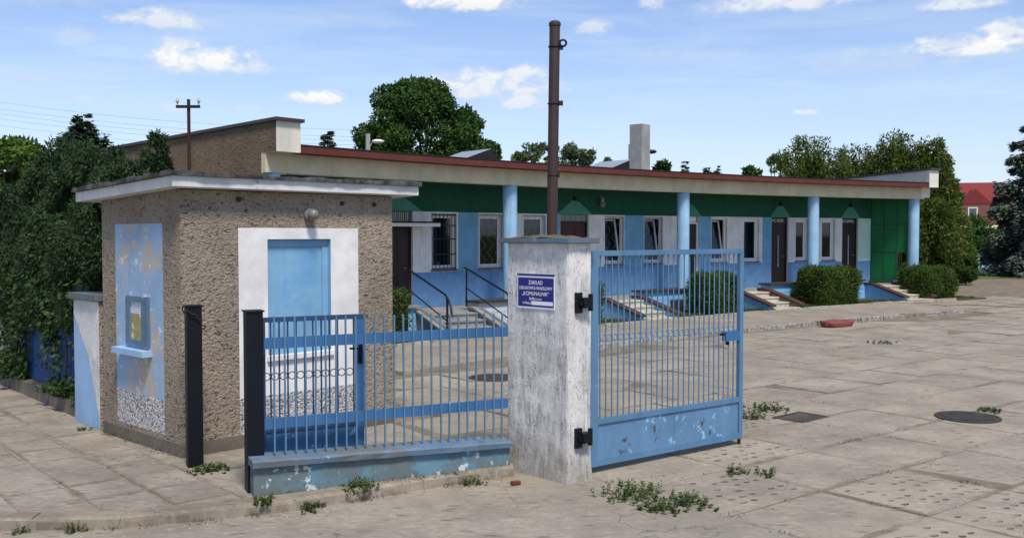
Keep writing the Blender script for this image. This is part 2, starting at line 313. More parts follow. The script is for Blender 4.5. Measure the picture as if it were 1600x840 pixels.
MT['coping_blue'] = painted('coping_blue_paint', (.115, .180, .26), chips=.07, chipcol=(.30, .30, .27), dirt=.6, rough=.85, patch=((.135, .135, .115), .75), pt=.46, bump=.6, spec=.2)
MT['black'] = painted('black_paint', (.006, .007, .012), chips=.015, chipcol=(.2, .2, .22), dirt=.1, rough=.5, spec=.2)
MT['black_iron'] = plain('black_iron', (.008, .008, .009), .45, .4)
MT['whitewash'] = whitewash('whitewash_stained')
MT['whitewash_clean'] = whitewash('whitewash_pier', dirty=.35)
MT['mortar'] = concrete('cap_mortar', (.24, .19, .125), dark=.5, scale=4, moss=.2)
MT['pale_blue'] = painted('pale_blue_pier_paint', (.30, .46, .66), dirt=.15, rough=.85, spec=.2, chips=.05, chipcol=(.6, .62, .64))
MT['corr_blue'] = painted('dark_blue_sheet', (.014, .07, .22), dirt=.35, rough=.5)
MT['white_board'] = painted('weathered_white_board', (.5, .5, .48), dirt=.5, rough=.8, chips=.08, chipcol=(.2, .19, .17))
MT['green_wall'] = painted('dark_green_wall_paint', (.015, .090, .056), dirt=.05, rough=.85, spec=.2, bump=.6, scale=2)
MT['green_light'] = painted('sea_green_wall_paint', (.07, .25, .18), dirt=.05, rough=.85, spec=.2, bump=.6, scale=2)
MT['wall_blue'] = painted('light_blue_wall_paint', (.170, .375, .535), dirt=.4, rough=.85, spec=.2, bump=.4)
MT['wall_white'] = painted('off_white_wall_paint', (.71, .70, .67), dirt=.38, rough=.85, spec=.2, bump=.4)
MT['wall_mint'] = painted('mint_wall_paint', (.48, .68, .58), dirt=.06, rough=.85, spec=.2, bump=.4)
MT['dado'] = painted('mid_blue_dado_paint', (.125, .265, .475), dirt=.42, rough=.85, spec=.2, bump=.6, scale=2)
MT['column'] = painted('pale_blue_column_paint', (.29, .49, .68), dirt=.42, rough=.7, spec=.25, bump=.3)
MT['cream'] = painted('cream_beam_paint', (.60, .535, .375), dirt=.2, rough=.85, spec=.2, bump=.3)
MT['cream_white'] = painted('cream_parapet_paint', (.66, .63, .54), dirt=.15, rough=.85, spec=.2, bump=.4)
MT['red'] = painted('brick_red_fascia_paint', (.115, .034, .027), dirt=.4, rough=.8, spec=.2, chips=.05, chipcol=(.23, .12, .09), scale=1.6)
MT['bitumen'] = plain('roofing_felt', (.022, .021, .022), .9, .15, var=.4)
MT['felt_edge'] = concrete('felt_edge', (.060, .060, .058), dark=.2, light=3.0, scale=6)
MT['brown_trim'] = plain('brown_sheet_trim', (.050, .040, .042), .5, .35)
MT['brown_cap'] = plain('brown_painted_coping', (.070, .036, .030), .7, .25, var=.3)
MT['door_brown'] = plain('dark_brown_door', (.020, .010, .008), .5, .35, var=.35, scale=20)
MT['door_red'] = plain('red_brown_door', (.055, .012, .010), .5, .35, var=.25, scale=20)
MT['pvc'] = plain('white_window_frame', (.74, .74, .74), .4, .4, var=.04)
MT['glass'] = glass('window_glass'); MT['glassblock'] = glass('glass_block', (.25, .33, .32), .35)
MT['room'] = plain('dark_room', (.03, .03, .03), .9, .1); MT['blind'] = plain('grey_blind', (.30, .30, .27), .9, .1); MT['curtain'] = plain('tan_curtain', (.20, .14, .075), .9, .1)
MT['step_pale'] = concrete('pale_step_stone', (.50, .46, .37), dark=.7, scale=3); MT['step_grey'] = concrete('grey_step_concrete', (.25, .245, .23), dark=.75, scale=3)
MT['terrace_blue'] = painted('terrace_blue_paint', (.22, .47, .72), dirt=.3, rough=.85, spec=.2, bump=.4, chips=.03, chipcol=(.6, .65, .68))
MT['terrace_white'] = painted('terrace_white_paint', (.62, .66, .70), dirt=.3, rough=.85, spec=.2, bump=.4)
m = M('green_corrugated_plastic', .35, .4); m.color(m.mix(m.noise(1.5, 4), (.004, .11, .035), (.01, .19, .06)))
tr = m.n('ShaderNodeBsdfTranslucent'); tr.inputs[0].default_value = (.01, .35, .10, 1); mx = m.n('ShaderNodeMixShader'); mx.inputs[0].default_value = .3
m.l(m.b.outputs[0], mx.inputs[1]); m.l(tr.outputs[0], mx.inputs[2]); m.l(mx.outputs[0], m.out.inputs[0]); MT['green_panel'] = m.m
MT['green_frame'] = plain('green_steel_frame', (.01, .07, .03), .5, .3)
MT['rust_pole'] = painted('rusty_brown_pole_paint', (.050, .027, .024), rust=.05, dirt=.3, rough=.6)
MT['rust'] = plain('rusty_iron', (.045, .024, .017), .85, .2, var=.4, scale=30)
MT['iron'] = concrete('cast_iron', (.075, .066, .062), dark=.5, scale=6)
MT['sign_navy'] = plain('navy_sign_face', (.012, .020, .19), .35, .4, var=.05); MT['sign_white'] = plain('white_sign_print', (.80, .80, .82), .4, .3, var=.02); MT['sign_dark'] = plain('sign_border', (.010, .014, .085), .4, .3)
MT['lampglass'] = plain('dusty_lamp_glass', (.17, .16, .145), .3, .4); MT['zinc'] = plain('grey_zinc', (.30, .30, .31), .5, .4, .3)
MT['frame_bluegrey'] = painted('blue_grey_frame_paint', (.10, .17, .25), dirt=.3, rough=.7, chips=.06, chipcol=(.4, .45, .5))
m = M('notice_print', .5, .3); z_ = m.z(); mk = m.step(z_, 1.395, 1.40); pic = m.mix(m.noise(9, 5, .7), (.46, .36, .14), (.16, .15, .10)); pic = m.mix(m.step(m.noise(14, 3), .55, .6), pic, (.65, .58, .3))
lines = m.math('MULTIPLY', m.math('GREATER_THAN', m.math('SINE', m.math('MULTIPLY', z_, 320)), .2), m.step(m.noise(40, 2), .4, .5)); top = m.mix(m.math('MULTIPLY', lines, .8), (.7, .72, .75), (.08, .15, .3)); m.color(m.mix(mk, pic, top)); MT['notice'] = m.m
MT['bark'] = plain('tree_bark', (.060, .045, .033), .95, .1, var=.4, scale=6); MT['bark_pale'] = plain('birch_bark', (.42, .40, .37), .9, .1, var=.3, scale=4)
MT['thuja'] = foliage('thuja_sprays', (.014, .035, .014), (.052, .095, .036), (.085, .125, .05), scale=2.2)
MT['juniper'] = foliage('juniper_sprays', (.020, .046, .018), (.055, .095, .038), (.085, .10, .03))
MT['spruce'] = foliage('blue_spruce_needles', (.050, .078, .058), (.145, .185, .145), (.19, .22, .175), trans=.1)
MT['spruce_dark'] = foliage('dark_spruce_needles', (.016, .036, .020), (.036, .070, .036), trans=.1)
MT['maple'] = foliage('maple_leaves', (.020, .055, .012), (.055, .115, .026), (.09, .15, .04))
MT['lightleaf'] = foliage('light_green_leaves', (.06, .12, .02), (.12, .20, .04), trans=.35)
MT['birch'] = foliage('birch_leaves', (.075, .115, .055), (.155, .205, .095), trans=.3)
MT['yellowgreen'] = foliage('olive_conifer_sprays', (.036, .068, .013), (.112, .150, .028), (.19, .21, .05))
MT['box'] = foliage('clipped_hedge_leaves', (.022, .052, .010), (.090, .150, .026), (.14, .19, .045), scale=3.5)
MT['ivy'] = foliage('vine_leaves', (.025, .060, .018), (.07, .12, .035))
MT['weed'] = foliage('weed_leaves', (.035, .070, .015), (.095, .145, .04), (.17, .16, .07))
MT['dry'] = foliage('dry_grass', (.10, .10, .045), (.16, .145, .075))
MT['twig_and_core'] = plain('twigs_and_hedge_core', (.020, .019, .012), .95, .1)  # vine stems, and the dark filler that gives hedges a shaded inside
MT['roof_red'] = plain('red_roof_tiles', (.19, .030, .026), .7, .25, var=.2, scale=3); MT['brick'] = plain('red_brick_wall', (.20, .09, .065), .9, .15, var=.25, scale=4)
MT['fence_far'] = plain('pale_blue_fence_paint', (.30, .50, .66), .7, .2); MT['red_plastic'] = painted('faded_red_paint', (.24, .065, .058), dirt=.5, rough=.7, chips=.06, chipcol=(.5, .35, .3))
MT['wire'] = plain('overhead_wire', (.22, .23, .26), .6, .2); MT['porcelain'] = plain('porcelain', (.5, .5, .48), .25, .5)
MT['skylight'] = plain('skylight_sheet', (.26, .30, .34), .5, .4)
# ------------------------------------------------------------------ terrain
def sstep(x, a, b):
    t = min(1, max(0, (x - a) / (b - a))); return t * t * (3 - 2 * t)
def gz(y): return 0.12 * sstep(y, 24, 33)                 # the yard climbs a little towards the far end
FC = (36.43164661, -16.67647121); FR = 55.23255814; FTH = .803   # centre, radius and start heading of the curved front
def fac(t, off=0.0):
    a = FTH + t / FR; r = FR - off
    return (FC[0] - r * math.cos(a), FC[1] + r * math.sin(a))
def fhead(t): return math.pi / 2 - (FTH + t / FR)           # z-rotation that turns local +x along the front
def to_fac(x, y):
    dx, dy = FC[0] - x, FC[1] - y; r = math.hypot(dx, dy); return (math.atan2(-dy, dx) - FTH) * FR, FR - r
def grid_sheet(name, mat, xs, ys, zf, kind='structure'):
    b = MB(); nx = len(xs)
    b.add([(x, y, zf(x, y)) for y in ys for x in xs], [(j * nx + i, j * nx + i + 1, (j + 1) * nx + i + 1, (j + 1) * nx + i) for j in range(len(ys) - 1) for i in range(nx - 1)])
    return tag(b.build(name, mat), kind=kind)
YS = [-600, -100, -20, 0, 5, 10, 16, 20, 24, 26, 28, 30, 32, 34, 40, 60, 120, 300, 900, 1500]
grid_sheet('ground', MT['field'], [-1500, -300, -60, -20, 0, 20, 60, 300, 1500], YS, lambda x, y: gz(y) - .10)
rb = MB(); rb.prism([(-60, -14), (60, -14), (60, 4.85), (3.73, 4.85), (.66, 8.75), (.3, 9.0), (-.5, 9.2), (-2, 9.0), (-8, 14), (-60, 66)], -.12, -.002); tag(rb.build('road', MT['road']), kind='structure')
yard_base = grid_sheet('yard_bed', MT['sand'], [-14, -6, -2, 2, 6, 12, 20, 34], [7.0, 10, 14, 18, 22, 24, 26, 28, 30, 32, 34, 38, 46], lambda x, y: gz(y) - .007)
grid_sheet('lawn', MT['lawn'], [16, 24, 34, 46, 70], [45.5, 50, 60, 80, 100], lambda x, y: .12 - .03 * (x < 17) + .012)
# pavement outline (plan)
KERB = [(-11.0, 13.4), (-7.6, 9.75), (-5.3, 7.75), (-4.5, 7.27), (-3.8, 7.12), (-2.97, 7.16), (-2.24, 7.42), (-1.69, 7.66), (-1.1, 8.05), (-.56, 8.42), (.02, 8.76)]
PAVE = KERB + [(-.02, 9.18), (-.55, 9.62), (-1.36, 10.86), (-3.13, 9.14), (-4.40, 10.36), (-5.09, 11.24), (-7.27, 13.68), (-10.4, 17.2), (-13, 15.4)]
def inside(p, poly):
    c = False; n = len(poly)
    for i in range(n):
        a, b = poly[i], poly[i - 1]
        if (a[1] > p[1]) != (b[1] > p[1]) and p[0] < (b[0] - a[0]) * (p[1] - a[1]) / (b[1] - a[1]) + a[0]: c = not c
    return c
pv = MB(); pv.prism(PAVE, -.05, .072); PAVEMENT = tag(pv.build('pavement', MT['road']), kind='structure')
def slab_mesh(name, w, d, h, mats, holes=None, bev=.006, seed=0):
    """one flat slab, centred, top at z=0, with chipped-looking softened rim and optional oval drain pockets"""
    r = random.Random(seed); b = MB(); hw, hd = w / 2, d / 2
    xs = [-hw + bev, hw - bev]; ys = [-hd + bev, hd - bev]
    j = lambda: r.uniform(-.004, .004)
    rim = []
    for (x0, y0), (x1, y1) in (((-hw, -hd), (hw, -hd)), ((hw, -hd), (hw, hd)), ((hw, hd), (-hw, hd)), ((-hw, hd), (-hw, -hd))):
        for k in range(3): f = k / 3; rim.append((x0 + (x1 - x0) * f + j(), y0 + (y1 - y0) * f + j()))
    n = len(rim); inn = [(x * (1 - bev * 2 / w * 1.5), y * (1 - bev * 2 / d * 1.5)) for x, y in rim]
    vs = [(x, y, -h) for x, y in rim] + [(x, y, -bev) for x, y in rim] + [(x, y, 0) for x, y in inn]
    b.add(vs, [(i, (i + 1) % n, n + (i + 1) % n, n + i) for i in range(n)] + [(n + i, n + (i + 1) % n, 2 * n + (i + 1) % n, 2 * n + i) for i in range(n)])
    if not holes: b.add([(x, y, 0) for x, y in inn], [tuple(range(n))])
    else:
        nx, ny, prob = holes; X0, X1, Y0, Y1 = -hw + .09, hw - .09, -hd + .08, hd - .08; cw, cd = (X1 - X0) / nx, (Y1 - Y0) / ny
        # margin ring
        corners = [(-hw + bev * 1.5, -hd + bev * 1.5), (hw - bev * 1.5, -hd + bev * 1.5), (hw - bev * 1.5, hd - bev * 1.5), (-hw + bev * 1.5, hd - bev * 1.5)]; ic = [(X0, Y0), (X1, Y0), (X1, Y1), (X0, Y1)]
        b.add([(x, y, 0) for x, y in corners + ic], [(i, (i + 1) % 4, 4 + (i + 1) % 4, 4 + i) for i in range(4)])
        for a in range(nx):
            for c in range(ny):
                x0, y0 = X0 + a * cw, Y0 + c * cd; cx, cy = x0 + cw / 2, y0 + cd / 2
                o8 = [(x0 + cw, cy), (x0 + cw, y0 + cd), (cx, y0 + cd), (x0, y0 + cd), (x0, cy), (x0, y0), (cx, y0), (x0 + cw, y0)]
                if r.random() > prob: b.add([(x, y, 0) for x, y in o8], [tuple(range(8))]); continue
                rx, ry = r.uniform(.036, .047), r.uniform(.022, .031); cx += r.uniform(-.006, .006); cy += r.uniform(-.006, .006)
                h8 = [(cx + rx * math.cos(k * math.pi / 4), cy + ry * math.sin(k * math.pi / 4)) for k in range(8)]; dz = -r.uniform(.006, .014)
                b.add([(x, y, 0) for x, y in o8 + h8] + [(x, y, dz) for x, y in h8],
                      [(k, (k + 1) % 8, 8 + (k + 1) % 8, 8 + k) for k in range(8)] + [(8 + k, 8 + (k + 1) % 8, 16 + (k + 1) % 8, 16 + k) for k in range(8)])
                b.add([(x, y, dz) for x, y in h8], [tuple(range(8))], 1)
    return b.mesh(name, mats)
def inst(name, me, parent, x, y, z, rz=0, rx=0, ry=0):
    o = bpy.data.objects.new(name, me); COL.objects.link(o); o.parent = parent; o.location = (x, y, z); o.rotation_euler = (rx, ry, rz); o.scale = (RND.uniform(.994, 1.006), RND.uniform(.994, 1.006), 1); return o
# pavement slabs, half a metre square
pm = [slab_mesh('paving_slab', .535, .475, .03, MT['paver'], bev=.007, seed=i) for i in range(4)]
d_, n_ = (-.652, .758), (.758, .652); P0 = (-4.11, 8.47); ang = math.atan2(d_[1], d_[0])
for i in range(-9, 16):
    for j in range(-7, 8):
        cx = P0[0] + d_[0] * (i + .5) * .55 + n_[0] * (j + .5) * .49; cy = P0[1] + d_[1] * (i + .5) * .55 + n_[1] * (j + .5) * .49
        cx += d_[0] * .27 * (j % 2 == 0) * (j > 0); cy += d_[1] * .27 * (j % 2 == 0) * (j > 0)
        q = [(cx + a * d_[0] * .285 + b * n_[0] * .255, cy + a * d_[1] * .285 + b * n_[1] * .255) for a in (-1, 1) for b in (-1, 1)]
        if not all(inside(p, PAVE) for p in q): continue
        kd = min(math.hypot(cx - k[0], cy - k[1]) for k in KERB)
        if kd < .40: continue
        inst('paving_slab', pm[RND.randrange(4)], PAVEMENT, cx, cy, .080 + RND.uniform(-.005, .006), ang + RND.uniform(-.008, .008) + math.pi * RND.randrange(2), RND.uniform(-.007, .007), RND.uniform(-.007, .007))
# kerb of worn concrete stones round the corner
KB = MB(); KERBO = empty('kerb', (0, 0, 0)); tag(KERBO, kind='structure')
pts = [Vector((*p, 0)) for p in KERB]; seglen = [(pts[i + 1] - pts[i]).length for i in range(len(pts) - 1)]; tot = sum(seglen)
def along(s):
    for i, L in enumerate(seglen):
        if s <= L or i == len(seglen) - 1: return pts[i].lerp(pts[i + 1], min(1, s / L)), (pts[i + 1] - pts[i]).normalized()
        s -= L
s_ = 0.0
while s_ < tot - .2:
    L = RND.uniform(.62, .92); e = min(tot, s_ + L - RND.uniform(.022, .055)); b = MB(); k = 4; dz = RND.uniform(-.008, .008)
    rows = []
    for i in range(k + 1):
        p, t = along(s_ + (e - s_) * i / k); nn = Vector((-t.y, t.x, 0)); w = RND.uniform(-.006, .006)
        rows.append([p - nn * (.0 - w) + Vector((0, 0, -.06)), p - nn * (0 - w) + Vector((0, 0, .058 + dz + RND.uniform(-.006, .004))), p + nn * .03 + Vector((0, 0, .088 + dz + RND.uniform(-.004, .003))), p + nn * .19 + Vector((0, 0, .088 + dz)), p + nn * .19 + Vector((0, 0, -.06))])
    vs = [v for r_ in rows for v in r_]; b.add(vs, [(i * 5 + j, i * 5 + j + 1, (i + 1) * 5 + j + 1, (i + 1) * 5 + j) for i in range(k) for j in range(4)][::1])
    b.add(rows[0], [(4, 3, 2, 1, 0)]); b.add(rows[-1], [(0, 1, 2, 3, 4)])
    b.build('kerb_stone', MT['kerb_white'] if 5.2 < s_ < 8.2 and RND.random() < .7 else MT['kerb'], KERBO); s_ += L
# yard slabs
YARD = empty('yard', (0, 0, 0)); tag(YARD, kind='structure')
e1, e2 = (.62, -.785), (.785, .62); YB = (2.65, 8.25); SW, SD = 1.26, .97; ya = math.atan2(e2[1], e2[0])
hm = [slab_mesh('concrete_slab', SW - .014, SD - .014, .05, [MT['slab'], MT['dirt']], holes=(8, 6, p), seed=40 + i) for i, p in enumerate((.55, .22, .10, .15))]
fm_ = [slab_mesh('concrete_slab', SW - .014, SD - .014, .05, [MT['slab'], MT['dirt']], seed=60 + i) for i in range(4)]
cells = []; ROWSH = [RND.choice((0, .5, .3, .15, .6)) for _ in range(50)]
for i in range(-30, 40):
    for j in range(-50, 40):
        sh = 0.0 if -3 <= j <= 1 else ROWSH[j % 50]
        cx = YB[0] + e2[0] * (i + .5 + sh) * SW + e1[0] * (j + .5) * SD; cy = YB[1] + e2[1] * (i + .5 + sh) * SW + e1[1] * (j + .5) * SD
        if cy < 5.5 or cy > 44 or abs(cx) > cy * .60 + 1.5: continue
        q = [(cx + a * e2[0] * SW / 2 + b * e1[0] * SD / 2, cy + a * e2[1] * SW / 2 + b * e1[1] * SD / 2) for a in (-1, 1) for b in (-1, 1)]
        t, off = to_fac(cx, cy)
        if off < 6.3 and t < 14.6 and cy < 40: continue
        if off < 2.5: continue
        if any(inside(p, PAVE) for p in q): continue
        street = (cx - .5) * .72 + (cy - 8.46) * .69
        if street < 0 and i < -1: continue                      # cast road surface outside the gate
        if cx < -1.2 and cy < 12.6 and cx < (cy - 9.14) * .96 - 3.13 + 2.2: 
            if cx < -1.0 and cy < 12.2 : continue
        cells.append((math.hypot(cx, cy), cx, cy, i, j))
cells.sort(); near = cells[:298]; farc = cells[298:]
for dist, cx, cy, i, j in near:
    front = (i <= 0 and j >= -1) or (cy < 11.2 and cx > 4.2) or (i == 1 and j in (-3, -4)) or (cx > 3.2 and cy < 13.5 and RND.random() < .2)
    me = (hm[RND.randrange(3)] if front and RND.random() < .35 and not (i in (0, 1) and j in (-1, 0)) else hm[2] if RND.random() < .06 else fm_[RND.randrange(4)])
    if (i, j) in ((0, 0), (0, 1), (-1, 1), (0, -2)): me = hm[0]
    if (i, j) in ((0, -1), (1, -1), (1, 0), (2, 0), (2, 1), (1, 1)): me = fm_[i % 4]
    inst('concrete_slab', me, YARD, cx, cy, gz(cy) + RND.uniform(-.005, .006), ya + RND.uniform(-.010, .010) + math.pi * RND.randrange(2), RND.uniform(-.009, .009), RND.uniform(-.007, .007))
fb = MB()
for dist, cx, cy, i, j in farc:
    w, d = SW / 2 - .012, SD / 2 - .012; z = gz(cy) + RND.uniform(-.006, .006)
    q = [(cx + a * e2[0] * w + b * e1[0] * d, cy + a * e2[1] * w + b * e1[1] * d) for a, b in ((-1, -1), (-1, 1), (1, 1), (1, -1))]
    fb.prism(q, [gz(p[1]) - .04 for p in q], [gz(p[1]) + z - gz(cy) for p in q])
tag(fb.build('far_concrete_slabs', MT['slab'], YARD), kind='stuff')
# worn walkway with white-painted kerb along the building
def cstrip(b, t0, t1, o0, o1, z0, z1, mi=0, n=None, mtop=None):
    """box that follows the curved front; z may be a function of (t, off)"""
    n = n or max(1, int(abs(t1 - t0) / .8)); f0 = z0 if callable(z0) else (lambda t, o: z0); f1 = z1 if callable(z1) else (lambda t, o: z1); vs = []
    for i in range(n + 1):
        t = t0 + (t1 - t0) * i / n
        for o, f in ((o0, f0), (o1, f0), (o1, f1), (o0, f1)): x, y = fac(t, o); vs.append((x, y, f(t, o)))
    top = [(i * 4 + 3, i * 4 + 2, (i + 1) * 4 + 2, (i + 1) * 4 + 3) for i in range(n)]
    rest = [(i * 4 + a, i * 4 + c, (i + 1) * 4 + c, (i + 1) * 4 + a) for i in range(n) for a, c in ((1, 0), (2, 1), (0, 3))] + [(0, 1, 2, 3), (n * 4 + 3, n * 4 + 2, n * 4 + 1, n * 4)]
    b.add(vs, rest, mi); b.add(vs, top, mi if mtop is None else mtop)
zg = lambda k: (lambda t, o: gz(fac(t, o)[1]) + k)
wb = MB(); cstrip(wb, -6, 15.4, 2.95, 5.62, zg(-.1), zg(.055), n=44); WALKWAY = tag(wb.build('walkway', MT['road']), kind='structure')
bedm = MB(); cstrip(bedm, -6, 19.5, 1.2, 2.9, zg(-.1), zg(.045), n=44); tag(bedm.build('planting_bed', MT['dirt']), kind='structure')
WK = empty('white_kerb', (0, 0, 0)); tag(WK, kind='structure')
WHK = painted('worn_white_kerb_paint', (.40, .38, .345), chips=.20, chipcol=(.22, .2, .17), dirt=.4, rough=.9, spec=.1, scale=2)
t = -3.0
while t < 14.2:
    b = MB(); dz = RND.uniform(-.012, .012); sh = RND.uniform(-.03, .03)
    cstrip(b, t, t + .95, 5.62 + sh, 5.76 + sh, zg(-.1), zg(.085 + dz), n=2); b.build('kerb_stone', WHK if RND.random() < .9 else MT['kerb'], WK); t += .98
EK = empty('edging', (0, 0, 0)); tag(EK, kind='structure')
t = -5.5
PALEK = concrete('pale_edging', (.38, .345, .285), scale=2)
while t < 18.0:
    b = MB(); cstrip(b, t, t + .95, 2.88, 2.97, zg(-.1), zg(.085 + RND.uniform(-.01, .01)), n=2); b.build('edging_stone', PALEK, EK); t += .98
# ------------------------------------------------------------------ the long curved building
BT = empty('long_building', (*fac(6.5, -4), 0), 0, 'long low curved blue and white building with colonnade and red roof edge behind the gate', 'building')
ZT, ZB, ZF0, ZBM, ZRB, ZRT = 2.738, 1.30, .46, 3.363, 3.735, 3.885
zf = lambda t: ZF0 + .8 * gz(fac(t, .6)[1])
T0, T1 = -5.45, 17.35
# openings: (kind, t0, t1)
DOORS = [(-1.46, -.55), (4.33, 5.37), (8.88, 9.75), (12.86, 13.60), (16.03, 16.76)]
WINS = [(.02, .80), (1.52, 2.32), (3.00, 3.80), (5.98, 6.72), (7.52, 8.26), (10.27, 10.93), (11.64, 12.32), (13.92, 14.47), (15.10, 15.70)]
WZ0, WZ1 = 1.345, 2.70
zones = [(-9, -1.5, 3), (-1.5, .85, 2), (.85, 1.50, 1), (1.50, 2.5, 2), (2.5, 3.9, 2), (3.9, 4.33, 1), (4.33, 5.95, 2), (5.95, 6.74, 2), (6.74, 7.50, 1), (7.5, 8.87, 2), (8.87, 9.8, 1), (9.8, 10.25, 1), (10.25, 12.46, 2), (12.46, 12.86, 1), (12.86, 16.3, 2), (16.3, 17.4, 4)]
def zone(t):
    for a, b, m_ in zones:
        if a <= t < b: return {3: 1}.get(m_, m_)
    return 1
ts = sorted(set([T0, T1] + [x for p in DOORS + WINS for x in p] + [z_[0] for z_ in zones if T0 < z_[0] < T1])); tt = []
for a, b in zip(ts, ts[1:]):
    n = max(1, int((b - a) / .5)); tt += [a + (b - a) * i / n for i in range(n)]
tt.append(T1); wb = MB(); wm_ = [MT['green_wall'], MT['wall_blue'], MT['wall_white'], MT['dado'], MT['wall_mint'], MT['pvc'], MT['room'], MT['dash_dark'], MT['cream_white'], MT['bitumen']]
def fq(t0, t1, o0, o1, za, zb, zc, zd, mi):     # quad on the curved front
    (x0, y0), (x1, y1) = fac(t0, o0), fac(t1, o1); wb.quad((x0, y0, za), (x1, y1, zb), (x1, y1, zc), (x0, y0, zd), mi)
for a, b in zip(tt, tt[1:]):
    mid = (a + b) / 2; d = [p for p in DOORS if p[0] <= mid <= p[1]]; w = [p for p in WINS if p[0] <= mid <= p[1]]; zc = zone(mid)
    fq(a, b, 0, 0, ZT, ZT, ZBM + .3, ZBM + .3, 0)
    if d: continue
    fq(a, b, 0, 0, .0, .0, ZB, ZB, 3)
    if w:
        fq(a, b, 0, 0, ZB, ZB, WZ0, WZ0, zc); fq(a, b, 0, 0, WZ1, WZ1, ZT, ZT, zc)
    else: fq(a, b, 0, 0, ZB, ZB, ZT, ZT, zc)
for (a, b), z0, z1 in [(p, 0, ZT) for p in DOORS] + [(p, WZ0, WZ1) for p in WINS]:
    D = -.13; mi = 2
    fq(a, a, 0, D, z0, z0, z1, z1, mi); fq(b, b, D, 0, z0, z0, z1, z1, mi); fq(a, b, D, D, z1, z1, z1, z1, mi)
    (x0, y0), (x1, y1), (x2, y2), (x3, y3) = fac(a, 0), fac(b, 0), fac(b, D), fac(a, D)
    wb.quad((x0, y0, z1), (x3, y3, z1), (x2, y2, z1), (x1, y1, z1), mi); wb.quad((x0, y0, z0), (x1, y1, z0), (x2, y2, z0), (x3, y3, z0), mi)
# dark rooms behind, back and end walls
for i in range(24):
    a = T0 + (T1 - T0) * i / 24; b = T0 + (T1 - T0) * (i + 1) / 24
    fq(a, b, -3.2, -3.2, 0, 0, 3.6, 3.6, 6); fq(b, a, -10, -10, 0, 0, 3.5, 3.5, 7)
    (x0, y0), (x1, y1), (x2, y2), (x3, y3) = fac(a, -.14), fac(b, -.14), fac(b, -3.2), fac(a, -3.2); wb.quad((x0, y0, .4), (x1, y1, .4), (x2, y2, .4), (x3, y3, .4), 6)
WALL = wb.build('wall', wm_, BT)
# gable (left end) wall with its overhanging parapet, pebbledashed outside, painted on its front edge
def gable(name, ta, tb, outer, face_mat, side_mat, o_front, o_low, zt0, zt1, zl):
    b = MB()
    def P(t, o, z): x, y = fac(t, o); return (x, y, z)
    for t, flip in ((ta, 0), (tb, 1)):
        poly = [(o_front, ZRB), (o_front, zt0), (-10, zt1), (-10, 0.0), (.02, 0.0), (.02, zl), (o_low, zl), (o_low, ZRB)]
        vs = [P(t, o, z) for o, z in poly]; f = tuple(range(8)); b.add(vs, [f if flip == 0 else f[::-1]], 0 if t == outer else 1)
    prof = [(o_low, zl), (o_low, ZRB), (o_front, ZRB), (o_front, zt0), (-10, zt1)]
    for (oa, za), (ob, zb) in zip(prof, prof[1:]): b.quad(P(ta, oa, za), P(tb, oa, za), P(tb, ob, zb), P(ta, ob, zb), 1)
    b.quad(P(ta, .02, zl), P(tb, .02, zl), P(tb, o_low, zl), P(ta, o_low, zl), 1); b.quad(P(ta, .02, 0), P(tb, .02, 0), P(tb, .02, zl), P(ta, .02, zl), 0); b.quad(P(tb, -10, 0), P(ta, -10, 0), P(ta, -10, zt1), P(tb, -10, zt1), 0)
    g = b.build(name, [face_mat, side_mat], BT)
    c = MB(); e = .05
    vs = [P(ta - e, o_front + .07, zt0), P(tb + e, o_front + .07, zt0), P(tb + e, -10.1, zt1), P(ta - e, -10.1, zt1)]; c.add(vs + [(x, y, z + .06) for x, y, z in vs], [(3, 2, 1, 0), (4, 5, 6, 7)] + [(i, (i + 1) % 4, 4 + (i + 1) % 4, 4 + i) for i in range(4)])
    c.build('parapet_cap', MT['brown_trim'], g); return g
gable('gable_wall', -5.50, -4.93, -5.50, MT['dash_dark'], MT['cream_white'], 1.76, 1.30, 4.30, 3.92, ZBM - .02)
gable('end_parapet', 18.10, 18.52, None, MT['cream_white'], MT['cream_white'], 1.76, 1.42, 4.30, 3.98, ZBM + .05)
b = MB(); cstrip(b, -5.49, 18.3, 1.10, 1.40, ZBM, ZRB + .01, n=40); b.build('beam', MT['cream'], BT)
b = MB(); cstrip(b, -4.93, 18.10, 1.36, 1.74, ZRB, ZRT - .012, n=40); rl = b.build('roof_edge', MT['red'], BT)
b = MB(); slope = lambda t, o: ZRT - .02 - max(0, 1.5 - o) * .022
cstrip(b, -4.93, 18.10, -10.05, 1.33, lambda t, o: slope(t, o) - .25, slope, n=40); cstrip(b, -4.93, 18.10, 1.56, 1.75, ZRT - .012, ZRT + .012, n=40); b.build('roof', MT['bitumen'], BT)
b = MB(); cstrip(b, T0, 18.1, -.02, 1.11, ZBM + .12, ZBM + .2, n=40); b.build('soffit', MT['wall_white'], BT)
for t in (-5.22, 1.46, 7.85, 13.41, 18.02):
    x, y = fac(t, 1.21); b = MB(); z0 = .1; b.lathe((x, y, 0), [(.172, z0), (.172, ZBM - .03), (.168, ZBM + .01)], 24); b.build('column', MT['column'], BT)
